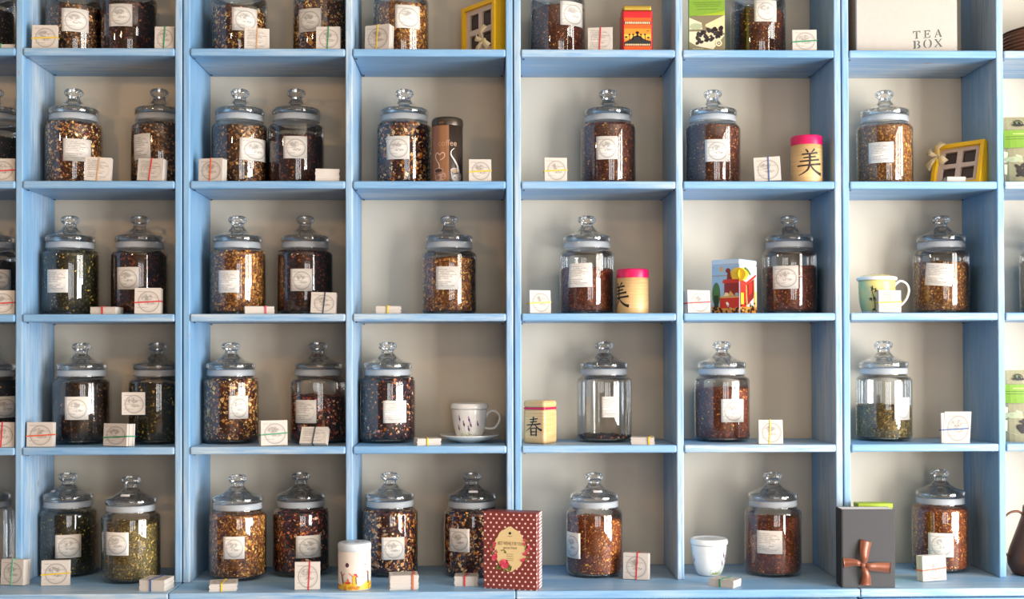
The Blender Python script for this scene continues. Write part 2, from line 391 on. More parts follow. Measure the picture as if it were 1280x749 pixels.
# base cabinets
CF0 = on_z(400, 741, ZC).y                                        # front edge of the worktop
KN = C('steel_knob', 150, 150, 150, .3, metal=1)
CAB_LABELS = ['pale blue base cabinet, cut by the left edge', 'pale blue base cabinet under the second bookcase', 'pale blue base cabinet under the third bookcase, polka dot box over its seam', 'pale blue base cabinet under the fourth bookcase, cut by the right edge']
for b in range(4):
    x0, x1 = BX[b]+.001, BX[b+1]-.001; cx = (x0+x1)/2
    root = tag(empty('base_cabinet', (cx, 0, 0)), CAB_LABELS[b], 'cabinet', 'base cabinets under the bookcases')
    w = (x1-x0)/2
    rbox('worktop', (-w, w, CF0, YB-.002, ZC-.0205, ZC), PH, root, b=.003, seg=2)
    rbox('carcass', (-w+.002, w-.002, CF0+.022, YB-.002, .06, ZC-.0205), PV, root, b=.001)
    for s in (-1, 1):
        a, c = (-w+.004, -.002) if s < 0 else (.002, w-.004)
        dr = rbox('drawer', (a, c, CF0+.004, CF0+.0215, ZC-.19, ZC-.0255), PH, root, b=.003, seg=2)
        v, f = lathe([(.004, 0), (.004, .012), (.013, .018), (.011, .026), (.0005, .028)], 16)
        link('knob', mk('knob', v, f, KN, True), dr, ((a+c)/2, CF0+.004, ZC-.11), (math.pi/2, 0, 0))
        d = rbox('door', (a, c, CF0+.004, CF0+.0215, .07, ZC-.195), PV, root, b=.003, seg=2)
        link('knob', mk('knob', v, f, KN, True), d, (-.05 if s < 0 else .05, CF0+.004, ZC-.30), (math.pi/2, 0, 0))

# ------------------------------------------------------------------ jars
U = .0005665
R_BODY = 136*U
_b = lambda px, up: (px*U, up*U)
body_prof = [(0.0008, .003), _b(96, 5), _b(108, 0), _b(121, 3), _b(131, 10), _b(136, 24), _b(136, 288)]
body_prof += [(p[0], p[1]) for p in spline([_b(136, 288), _b(134, 300), _b(126, 311), _b(115, 318), _b(111, 324), _b(111, 332)], 4)][1:]
v, f = lathe(body_prof, 56); M_BODY = mk('glass_body', v, f, G_SHELL, True)
v, f = lathe([(.0006, 7*U+.0006), _b(100, 8), _b(116, 9), _b(124, 16), _b(118, 19), (.0006, 15*U)], 48); M_BASE = mk('glass_base', v, f, G_LID, True)
v, f = lathe([_b(111.3, 327), _b(114.5, 328), _b(115, 332), _b(114, 355), _b(112, 357), _b(106, 357), _b(106, 327), _b(111.3, 327)], 48); M_SEAL = mk('seal_ring', v, f, SEAL, True)
lidp = [_b(1, 350), _b(100, 352)]+[_b(104, 357.5), _b(115, 358), _b(118.5, 362), _b(119, 381)]
lidp += spline([_b(119, 381), _b(114, 388), _b(92, 396), _b(66, 407), _b(46, 421), _b(34, 434)], 4)[1:]+[_b(31.5, 436), _b(1, 437)]
v, f = lathe(lidp, 48); 
lidp2 = [_b(1, 366), _b(60, 367), _b(106, 360), _b(108, 357.5), _b(115, 358), _b(118.5, 362), _b(119, 381)]+spline([_b(119, 381), _b(114, 388), _b(92, 396), _b(66, 407), _b(46, 421), _b(34, 434)], 4)[1:]+[_b(31.5, 436)]
knp = spline([_b(31.5, 436.2), _b(29, 443), _b(30, 449), _b(37, 455), _b(44, 463), _b(45.5, 472), _b(42, 481), _b(32, 488), _b(17, 491), _b(1, 491.5)], 4)
v, f = lathe(lidp2[3:]+knp[1:], 48); v2, f2 = v, f
# lid as a hollow domed glass cap: outer surface and an inner one
inner = [_b(108, 358), _b(104, 372)]+spline([_b(104, 374), _b(84, 384), _b(58, 395), _b(40, 406), _b(20, 414), _b(1, 416)], 3)
lid_prof = list(reversed(inner))+[_b(115, 358), _b(118.5, 362), _b(119, 381)]+spline([_b(119, 381), _b(114, 388), _b(92, 396), _b(66, 407), _b(46, 421), _b(34, 434)], 4)[1:]
v, f = lathe(lid_prof+[_b(31.4, 436), _b(1, 436.4)], 48); M_LID = mk('lid', v, f, G_LID, True)
v, f = lathe([_b(1, 436.9), _b(31, 436.9)]+knp[1:], 32); M_KNOB = mk('knob', v, f, G_KNOB, True)

PAL = {  # (colour, weight)... ; piece size mm, flake count, backing colour
 'brown':   ([(92, 58, 34, 4), (150, 104, 62, 3), (48, 30, 22, 5), (196, 150, 96, 1.6), (120, 72, 30, 2)], 7.5, 3400, (56, 36, 25)),
 'mix':     ([(60, 34, 24, 5), (170, 118, 60, 3), (208, 164, 96, 2), (110, 46, 30, 3), (228, 196, 150, 1)], 7.5, 3600, (58, 33, 24)),
 'dark':    ([(36, 26, 22, 7), (62, 42, 30, 4), (110, 72, 40, 1), (150, 108, 60, .5)], 5, 3200, (26, 19, 16)),
 'darkred': ([(58, 24, 20, 6), (96, 44, 30, 3), (40, 20, 18, 4), (140, 78, 48, .8)], 6.5, 3200, (36, 17, 15)),
 'gold':    ([(182, 130, 58, 4), (150, 92, 40, 4.5), (206, 164, 92, 1.6), (100, 54, 32, 3.5), (74, 40, 42, 1.8)], 6.5, 4600, (110, 66, 36)),
 'fruit':   ([(52, 22, 24, 5), (156, 84, 36, 2.5), (222, 186, 140, 2), (196, 130, 50, 2), (74, 30, 44, 2)], 8.5, 2700, (38, 18, 19)),
 'purple':  ([(46, 26, 32, 6), (70, 40, 46, 3), (180, 104, 56, 1.2), (214, 168, 140, 1)], 8, 2700, (32, 19, 23)),
 'rooibos': ([(122, 62, 38, 6), (148, 78, 46, 4), (94, 46, 32, 4), (206, 138, 70, .8)], 4.2, 6500, (100, 50, 32)),
 'rooidark':([(98, 50, 32, 6), (130, 66, 36, 3), (70, 38, 28, 4), (206, 144, 70, 1.1)], 4.2, 6500, (78, 40, 27)),
 'green':   ([(44, 44, 24, 6), (72, 66, 32, 4), (30, 30, 20, 4), (186, 156, 74, 1)], 5.5, 3200, (28, 28, 17)),
 'olive':   ([(124, 106, 56, 5), (92, 82, 46, 4), (176, 144, 76, 3), (70, 62, 40, 2)], 5, 5600, (104, 88, 52)),
 'herb':    ([(168, 112, 52, 5), (120, 72, 32, 4), (206, 156, 82, 2.4), (86, 50, 26, 2)], 4.6, 6000, (124, 78, 40)),
 'black':   ([(44, 32, 26, 8), (66, 46, 34, 3), (104, 78, 56, .8), (160, 122, 80, .8)], 4.2, 5600, (40, 30, 24)),
 'hibiscus':([(60, 26, 24, 5), (150, 62, 28, 2), (206, 120, 60, 1.4), (90, 34, 40, 3), (230, 180, 150, .7)], 7.5, 3200, (34, 17, 18)),
 'amber':   ([(150, 74, 26, 5), (196, 124, 48, 2), (104, 46, 22, 4), (222, 170, 90, .8)], 4.4, 6000, (122, 62, 30)),
}
def lin(c): return np.array(srgb(*c)[:3])*1.45
def tea_mesh(kind, level, seed, slope=.004, z0=.011):
    cols, size, cnt, back = PAL[kind]; g = np.random.default_rng(seed); R = R_BODY-.0062
    top = max(level, z0+.004)
    # backing heap: lumpy cylinder with a gently uneven top
    n, rings = 44, 10; v = []; col = []; f = []
    def ztop(x, y): return top + slope*(x/R)*(.6 if seed % 2 else -.6) + .0025*math.sin(x*90+seed)*math.cos(y*70)
    for j in range(rings+1):
        for i in range(n):
            a = 2*math.pi*i/n; rr = R*(1-.012*g.random()); x, y = rr*math.cos(a), rr*math.sin(a)
            v.append((x, y, z0+(ztop(x, y)-z0)*j/rings))
    for j in range(rings):
        for i in range(n): k = (i+1) % n; f.append((j*n+i, j*n+k, (j+1)*n+k, (j+1)*n+i))
    base = rings*n
    for q, rf in enumerate((.66, .33)):
        for i in range(n):
            a = 2*math.pi*i/n; x, y = R*rf*math.cos(a), R*rf*math.sin(a); v.append((x, y, ztop(x, y)+.002*g.random()+.002*(1-rf)))
        o0 = base if q == 0 else base+n*q; o1 = base+n*(q+1)
        for i in range(n): k = (i+1) % n; f.append((o0+i, o0+k, o1+k, o1+i))
    v.append((0, 0, ztop(0, 0)+.004)); c = len(v)-1; o1 = base+2*n
    for i in range(n): f.append((o1+i, o1+(i+1) % n, c))
    f.append(tuple(range(n))[::-1])
    nb = len(v); col = np.tile(lin(back), (nb, 1))*g.uniform(.7, 1.3, (nb, 1))
    # pieces against the glass and over the top
    area_side = max(0, top-z0)*2*math.pi*R; frac = (top-z0)/.165
    ns = int(cnt*max(frac, .04)); nt = int(ns*.16/max(frac, .12)); m = ns+nt
    s = size*.00115
    w = np.array([c_[3] for c_ in cols], float); w /= w.sum()
    idx = g.choice(len(cols), m, p=w); cc = np.array([lin(c_[:3]) for c_ in cols])[idx]*g.uniform(.55, 1.9, (m, 1))
    a = g.uniform(0, 2*math.pi, m); r = np.where(np.arange(m) < ns, R+g.uniform(-.001, .0026, m), R*np.sqrt(g.random(m)))
    x = r*np.cos(a); y = r*np.sin(a)
    zt = np.array([ztop(p, q) for p, q in zip(x, y)])
    z = np.where(np.arange(m) < ns, z0+.002+(zt-z0-.002)*g.random(m), zt+g.uniform(0, .003, m)+.003*(1-r/R))
    P = np.stack([x, y, z], 1)
    ea = np.stack([-np.sin(a), np.cos(a), np.zeros(m)], 1); ez = np.tile([0, 0, 1.], (m, 1)); er = np.stack([np.cos(a), np.sin(a), np.zeros(m)], 1)
    top_mask = np.arange(m) >= ns
    th = g.uniform(0, 2*math.pi, m)[:, None]
    d1 = ea*np.cos(th)+ez*np.sin(th); d2 = -ea*np.sin(th)+ez*np.cos(th); d3 = er.copy()
    d1[top_mask] = (ea*np.cos(th)+er*np.sin(th))[top_mask]; d2[top_mask] = (-ea*np.sin(th)+er*np.cos(th))[top_mask]; d3[top_mask] = ez[top_mask]
    L = (s*g.uniform(.5, 1.25, m)*g.choice([1, 1.5], m, p=[.75, .25]))[:, None]/2; Wd = L*g.uniform(.3, .85, (m, 1)); H = L*g.uniform(.15, .45, (m, 1))
    tilt = g.uniform(-.35, .35, (m, 1))
    q0 = P-d1*L+d3*H*tilt; q1 = P+d1*L-d3*H*tilt; q2 = P-d2*Wd; q3 = P+d2*Wd; q4 = P+d3*np.minimum(H, .0024)
    pv = np.stack([q0, q1, q2, q3, q4], 1).reshape(-1, 3)
    # keep every point inside the glass
    rad = np.hypot(pv[:, 0], pv[:, 1]); k = np.minimum(1, (R_BODY-.0022)/np.maximum(rad, 1e-6)); pv[:, 0] *= k; pv[:, 1] *= k
    pv[:, 2] = np.clip(pv[:, 2], z0, .178)
    bi = nb+5*np.arange(m)
    tri = np.stack([np.stack([bi, bi+2, bi+4], 1), np.stack([bi+2, bi+1, bi+4], 1), np.stack([bi+1, bi+3, bi+4], 1), np.stack([bi+3, bi, bi+4], 1)], 1).reshape(-1, 3)
    allv = np.concatenate([np.array(v), pv]); me = bpy.data.meshes.new('tea')
    nf = len(f)+len(tri); loops = [i for q in f for i in q]; starts = np.cumsum([0]+[len(q) for q in f])
    vi = np.concatenate([np.array(loops), tri.reshape(-1)]).astype(np.int32)
    st = np.concatenate([starts[:-1], starts[-1]+3*np.arange(len(tri))]).astype(np.int32)
    me.vertices.add(len(allv)); me.vertices.foreach_set('co', allv.astype(np.float32).reshape(-1))
    me.loops.add(len(vi)); me.loops.foreach_set('vertex_index', vi)
    me.polygons.add(nf); me.polygons.foreach_set('loop_start', st)
    me.update(calc_edges=True)
    at_ = me.color_attributes.new('col', 'FLOAT_COLOR', 'POINT')
    pc = np.repeat(cc, 5, axis=0)*g.uniform(.85, 1.15, (5*m, 1))
    fc = np.concatenate([np.concatenate([col, pc]), np.ones((len(allv), 1))], 1).astype(np.float32)
    at_.data.foreach_set('color', fc.reshape(-1)); me.materials.append(TEA); return me

def curved_label(x0, x1, z0, z1, R, skew=0.0, curl=0):
    n = 8; v = []; uv = []; f = []
    lim = R*.985; a0, a1 = math.asin(max(-lim, min(lim, x0))/R), math.asin(max(-lim, min(lim, x1))/R)
    for s in (0, 1):
        r = R+.0006+s*.0004
        for i in range(n+1):
            t = i/n; a = a0+(a1-a0)*t
            for j in (0, 1):
                zz = (z0 if j == 0 else z1)+skew*(t-.5)
                aa = a+(j-.5)*(-skew)/R
                rr = r+(curl*(1-j)*(1-t)**2 if curl else 0)
                v.append((rr*math.sin(aa), -rr*math.cos(aa), zz)); uv.append((t, j))
    m = 2*(n+1)
    for i in range(n):
        f.append((m+2*i, m+2*i+2, m+2*i+3, m+2*i+1)); f.append((2*i, 2*i+1, 2*i+3, 2*i+2))
        f.append((2*i, 2*i+2, m+2*i+2, m+2*i)); f.append((2*i+1, m+2*i+1, m+2*i+3, 2*i+3))
    f.append((0, m, m+1, 1)); f.append((2*n, 2*n+1, m+2*n+1, m+2*n))
    return v, f, uv

JL = 0
def jar(row, cx, kind, level_py, lab, label, base_py=None, style=0, skew=0, curl=0, flatlab=False, sticker=False, Y=None):
    """lab = (x0, x1, y0, y1) in photo pixels"""
    global JL; JL += 1
    z = SH[row-1+1] if row < 5 else ZC
    if row == 5 and base_py: Y = min(on_z(cx, base_py, ZC).y + .064, .160)
    if Y is None: Y = .158
    X = at(cx, 400 if row < 5 else 650, Y).x
    root = tag(empty('glass_jar', (X, Y, z)), label, 'jar', 'lidded glass tea jars')
    link('glass_body', M_BODY, root); link('glass_base', M_BASE, root); link('seal_ring', M_SEAL, root)
    ld = link('lid', M_LID, root); link('knob', M_KNOB, ld)
    rz = random.Random(JL*7).uniform(0, 6.28)
    if kind:
        lv = at(cx, level_py, Y-R_BODY*.9).z - z
        lv = min(lv, .176)
        t = link('tea', tea_mesh(kind, lv, JL), root); t['kind'] = 'stuff'
    if lab:
        x0, x1, y0, y1 = lab; mid = ((x0+x1)/2-cx)/34.5
        Yf = Y-R_BODY*math.sqrt(max(0, 1-min(.96, mid*mid)))
        vdir = X/(Y+DCAM)
        A = [at(x, (y0+y1)/2, Yf).x - X for x in (x0, x1)]; Zs = [at(cx, y, Yf).z - z for y in (y1, y0)]
        if flatlab:
            w = A[1]-A[0]; vv = [(A[0], 0, Zs[0]), (A[1], 0, Zs[0]), (A[1], 0, Zs[1]), (A[0], 0, Zs[1])]
            yy = -math.sqrt(max(R_BODY**2-min(abs(A[0]), abs(A[1]))**2, .0002))-.0012
            V = [(p[0], yy-.0004, p[2]) for p in vv]+[(p[0], yy, p[2]) for p in vv]
            me = mk('label', V, [(0, 1, 2, 3), (7, 6, 5, 4), (0, 4, 5, 1), (1, 5, 6, 2), (2, 6, 7, 3), (3, 7, 4, 0)], STICK[style], uv=[(0, 0), (1, 0), (1, 1), (0, 1)]*2)
            link('label', me, root)
        else:
            v, f, uv = curved_label(A[0], A[1], Zs[0], Zs[1], R_BODY, skew, curl); link('label', mk('label', v, f, STICK[style], True, uv=uv), root)
    if sticker:
        ph = -.1 if sticker is True else sticker
        pr = Print(); pr.rect(-.012, .012, -.004, .004, C('pale_sticker', 222, 214, 214, .5), nx=4)
        r0, zz = 72*U, 404*U
        def fn(u, w, o):
            a = ph+u/r0; rr = r0-w*.75+.001+o; return (rr*math.sin(a), -rr*math.cos(a), zz+w*.62+.0012)
        pr.build('price_sticker', ld, fn)
    return root

# ------------------------------------------------------------------ packs of cards held by a rubber band
BANDC = {k: C('rubber_band_'+k, *c, rough=.5) for k, c in dict(yellow=(226, 190, 40), green=(46, 140, 96), red=(206, 40, 52), orange=(222, 92, 50), blue=(52, 92, 150),
         tan=(196, 150, 104), dark=(52, 66, 84), pink=(222, 60, 90), mint=(104, 190, 150)).items()}
def ribbon_loop(a0, a1, b0, b1, w, th=.0011):
    """band round a rectangle a x b in a plane; returns verts in (a, b, c)"""
    P = [(a0, b0), (a1, b0), (a1, b1), (a0, b1)]; Q = [(a0-th, b0-th), (a1+th, b0-th), (a1+th, b1+th), (a0-th, b1+th)]
    v = []
    for c in (-w/2, w/2): v += [(p[0], p[1], c) for p in P]+[(p[0], p[1], c) for p in Q]
    f = []
    for i in range(4):
        j = (i+1) % 4
        f += [(4+i, 4+j, 12+j, 12+i), (i, 8+i, 8+j, j), (i, j, 4+j, 4+i), (8+i, 12+i, 12+j, 8+j)]
    return v, f
def slabs(w, d, h, axis, n, g, jit=.0012):
    """n cards stacked along axis 'y' (standing) or 'z' (lying), slightly uneven"""
    m = MB()
    for k in range(n):
        jx, jz = g.uniform(-jit, jit), g.uniform(0, jit)
        if axis == 'y': t = d/n; m.add(boxv(-w/2+jx, w/2+jx, k*t, (k+1)*t-.0002, 0, h-jz), BF)
        else: t = h/n; m.add(boxv(-w/2+jx, w/2+jx, jz, d-jz+jx, k*t, (k+1)*t-.0002), BF)
    return m
PK = 0
def pack(row, x0, x1, y0, y1, yaw, t, band, ori, label, style=0, lie=False, Y=None, lean=3, roll=0, d=.066, boff=0, off2=False):
    global PK; PK += 1; g = random.Random(PK*13)
    z = SH[row] if row < 5 else ZC
    if row == 5: Y = on_z((x0+x1)/2, y1, ZC).y+.001
    elif Y is None: Y = .012
    th = math.radians(yaw); A, B = at(x0, (y0+y1)/2, Y).x, at(x1, (y0+y1)/2, Y).x
    dep = d if lie else t
    w = max(.03, (B-A-dep*math.sin(abs(th)))/math.cos(th))
    X = (B-w/2*math.cos(th)) if yaw > 0 else (A+w/2*math.cos(th))
    yoff = w/2*math.sin(abs(th))           # keep the nearest corner at Y
    if row == 5: Yr = Y+yoff
    else: Yr = max(Y, .006+yoff)
    root = tag(empty('card_pack', (X, Yr, z), th), label, 'card pack', 'packs of tea cards held by rubber bands')
    if lie:
        h = t
        o = link('cards', slabs(w, d, h, 'z', max(3, int(h/.0035)), g).mesh('cards', PAPER), root); o['kind'] = 'stuff'
        zt = h+.0003
        V = [(-w/2, .001, zt), (w/2, .001, zt), (w/2, d, zt), (-w/2, d, zt)]; V += [(p[0], p[1], zt+.0006) for p in V]
        link('top_card', mk('top_card', V, [(4, 5, 6, 7), (0, 3, 2, 1), (0, 1, 5, 4), (1, 2, 6, 5), (2, 3, 7, 6), (3, 0, 4, 7)], STAMP[style], uv=[(0, 0), (1, 0), (1, 1), (0, 1)]*2), root)
        if band:
            v, f = ribbon_loop(-.001, d+.001, 0.0004, h+.0012, .004)
            xx = boff*w
            link('rubber_band', mk('rubber_band', [(c+xx+(a-.03)*.12, a, b) for a, b, c in v], f, BANDC[band]), root)
    else:
        h = max(.03, at((x0+x1)/2, y0, Yr).z - z - .0008)
        o = link('cards', slabs(w, t, h, 'y', max(3, int(t/.004)), g).mesh('cards', PAPER), root); o['kind'] = 'stuff'
        V = [(-w/2, -.0008, 0), (w/2, -.0008, 0), (w/2, -.0008, h), (-w/2, -.0008, h)]; V += [(p[0], -.0002, p[2]) for p in V]
        V2 = V if not off2 else [(p[0]+.004+p[2]*.08, p[1], p[2]+.003 if p[2] > 0 else p[2]) for p in V]
        tc = link('top_card', mk('top_card', V2, [(0, 1, 2, 3), (7, 6, 5, 4), (0, 4, 5, 1), (1, 5, 6, 2), (2, 6, 7, 3), (3, 7, 4, 0)], STAMP[style], uv=[(0, 0), (1, 0), (1, 1), (0, 1)]*2), root)
        if band:
            if ori == 'h':
                v, f = ribbon_loop(-w/2-.0004, w/2+.0004, -.001, t+.0004, .0032); zz = h*(.46+boff)
                me = mk('rubber_band', [(a, b, zz+c+a*.06) for a, b, c in v], f, BANDC[band])
            else:
                v, f = ribbon_loop(-.001, t+.0004, .0002, h+.0004, .0030); xx = w*boff
                me = mk('rubber_band', [(xx+c+(b-h/2)*(.05+roll*.01), a, b) for a, b, c in v], f, BANDC[band])
            link('rubber_band', me, root)
        root.rotation_euler = (-math.radians(lean), math.radians(roll), th)
        root.location.z += t*math.sin(math.radians(lean))
        if roll:
            root.location.z += abs(math.sin(math.radians(roll)))*w/2
    return root

# ------------------------------------------------------------------ what stands where
ROWN = {1: 'top shelf', 2: 'second shelf', 3: 'third shelf', 4: 'fourth shelf', 5: 'bottom ledge'}
COLN = ['column cut at left', 'first full column', 'second full column', 'third full column', 'fourth full column', 'fifth full column', 'sixth full column', 'column cut at right']
def where(r, c): return f'{ROWN[r]}, {COLN[c]}'
def ry(p): return None
J = [  # row, col, cx, kind, level, label box, text, kwargs
 (1, 0, -18, 'black', 10, None, 'glass jar of near-black tea, cut by the frame', {}),
 (1, 1, 92, 'brown', 5, (77, 107, 10, 39), 'glass jar of chunky brown tea, left', {}),
 (1, 1, 160.5, 'darkred', 1, (136, 165, 5, 33), 'glass jar of dark tea with orange glints, right', {}),
 (1, 2, 299, 'mix', 8, (290, 319, 9, 38), 'glass jar of brown mixed tea, left', {}),
 (1, 2, 401, 'mix', 0, (373, 402, 11, 40), 'full glass jar of brown tea, right', {}),
 (1, 3, 502, 'gold', 2, (494, 524, 6, 35), 'glass jar of golden brown flaky tea', {}),
 (1, 4, 698.5, 'rooidark', 5, (700, 729, 2, 32), 'glass jar of fine reddish brown tea', {}),
 (1, 5, 949, 'rooidark', 10, (943, 971, 0, 27), 'glass jar of fine dark rooibos beside green box', {}),
 (2, 0, -8, 'black', 170, None, 'glass jar of dark tea, cut by the frame', {}),
 (2, 1, 92, 'mix', 143, (79, 109, 173, 201), 'glass jar of coarse brown and dark tea, left', dict(style=1)),
 (2, 1, 199, 'brown', 153, (167, 190, 168, 200), 'glass jar of brown tea behind the post, right', dict(style=1, skew=.002)),
 (2, 2, 300, 'brown', 156, (300, 328, 172, 200), 'glass jar of shredded brown tea, left', {}),
 (2, 2, 370.5, 'darkred', 168, (354, 383, 170, 198), 'glass jar of dark tea with pale bits, right', {}),
 (2, 3, 506, 'fruit', 153, (483, 512, 170, 199), 'glass jar of tea beside the coffee tin', {}),
 (2, 4, 761, 'rooidark', 149, (746, 772, 170, 199), 'glass jar of dark reddish brown tea', {}),
 (2, 5, 892, 'rooidark', 155, (882, 911, 174, 202), 'glass jar of dark fine tea', {}),
 (2, 6, 1107, 'herb', 155, (1090, 1117, 177, 203), 'glass jar of light brown fine tea', dict(style=1)),
 (3, 0, -14, 'black', 325, (-24, 5, 336, 363), 'glass jar of blackish tea, cut by the frame', {}),
 (3, 1, 87.5, 'green', 313, (59, 86, 337, 366), 'glass jar of dark green tea with gold flecks, left', dict(style=1)),
 (3, 1, 174.5, 'darkred', 317, (146, 174, 334, 362), 'glass jar of dark red-brown tea, right', {}),
 (3, 2, 297, 'gold', 313, (273, 299, 338, 366), 'glass jar of yellow-gold tea flakes, left', dict(style=1)),
 (3, 2, 381.5, 'darkred', 311, (363, 390, 336, 364), 'glass jar full of very dark tea, right', {}),
 (3, 3, 561.5, 'gold', 322, (545, 574, 333, 362), 'glass jar of orange and gold tea, alone', dict(style=1)),
 (3, 4, 734, 'rooibos', 335, (713, 740, 329, 359), 'two-thirds full glass jar with crooked curling label', dict(style=1, curl=.008, skew=.001)),
 (3, 5, 987, 'rooibos', 333, (969, 998, 332, 361), 'glass jar of fine reddish tea behind the picture tin', {}),
 (3, 6, 1177, 'herb', 328, (1162, 1191, 329, 357), 'glass jar of light brown tea with tilted label', dict(style=1, skew=-.006)),
 (3, 7, 1311, 'green', 325, None, 'sliver of a glass jar', {}),
 (4, 0, -12, 'black', 473, (-12, 17, 496, 523), 'glass jar with label at the frame edge', {}),
 (4, 1, 102, 'dark', 480, (81, 109, 496, 525), 'glass jar of dark tea with gold slivers, left', {}),
 (4, 1, 197, 'green', 482, (156, 185, 490, 518), 'glass jar of blackish green tea, label jutting left', dict(flatlab=True)),
 (4, 2, 288.5, 'mix', 474, (286, 308, 495, 524), 'full glass jar of multicoloured brown tea, left', {}),
 (4, 2, 397.5, 'hibiscus', 497, (369, 396, 500, 529), 'half full glass jar of dark tea, right', dict(style=1)),
 (4, 3, 484.5, 'purple', 473, (479, 507, 501, 529), 'full glass jar of dark purple-brown tea', dict(style=1)),
 (4, 4, 755, 'purple', 549, (752, 774, 496, 522), 'almost empty glass jar with a little tea left', dict(style=1)),
 (4, 5, 902, 'rooibos', 487, (901, 930, 499, 528), 'glass jar of red-brown tea with yellow petals', {}),
 (4, 6, 1104, 'olive', 509, (1115, 1137, 497, 525), 'half full glass jar of olive green herbs', {}),
 (5, 0, -18, None, 0, None, 'empty looking glass jar, cut by the frame', dict(base_py=722)),
 (5, 1, 85, 'green', 648, (69, 98, 669, 698), 'glass jar of dark green tea, standing further back, left', dict(base_py=722, sticker=-.9)),
 (5, 1, 164, 'olive', 659, (132, 162, 665, 694), 'glass jar of olive tea, further forward, right', dict(base_py=730, sticker=True)),
 (5, 2, 297, 'gold', 646, (279, 305, 671, 699), 'glass jar brimming with golden and red tea, left', dict(base_py=727)),
 (5, 2, 376, 'hibiscus', 642, (370, 399, 670, 698), 'glass jar brimming with brown-orange tea, right', dict(base_py=722)),
 (5, 3, 487.5, 'fruit', 640, (477, 505, 672, 700), 'glass jar of dark petals and cream bits, left', dict(base_py=722)),
 (5, 3, 590, 'fruit', 640, (562, 587, 661, 690), 'glass jar half hidden by the polka dot box', dict(base_py=723, sticker=.1)),
 (5, 4, 743, 'amber', 652, (709, 725, 666, 698), 'glass jar of amber-brown tea, label turned left', dict(base_py=723, sticker=.15)),
 (5, 5, 966, 'rooibos', 653, (949, 978, 664, 693), 'glass jar of red rooibos tea', dict(base_py=722, sticker=.0, style=1)),
 (5, 6, 1175.5, 'amber', 638, (1164, 1192, 667, 697), 'glass jar of coppery tea right of black box', dict(base_py=717)),
]
for r, c, cx, kind, lvl, lab, txt, kw in J: jar(r, cx, kind, lvl, lab, txt+' on '+where(r, c), **kw)

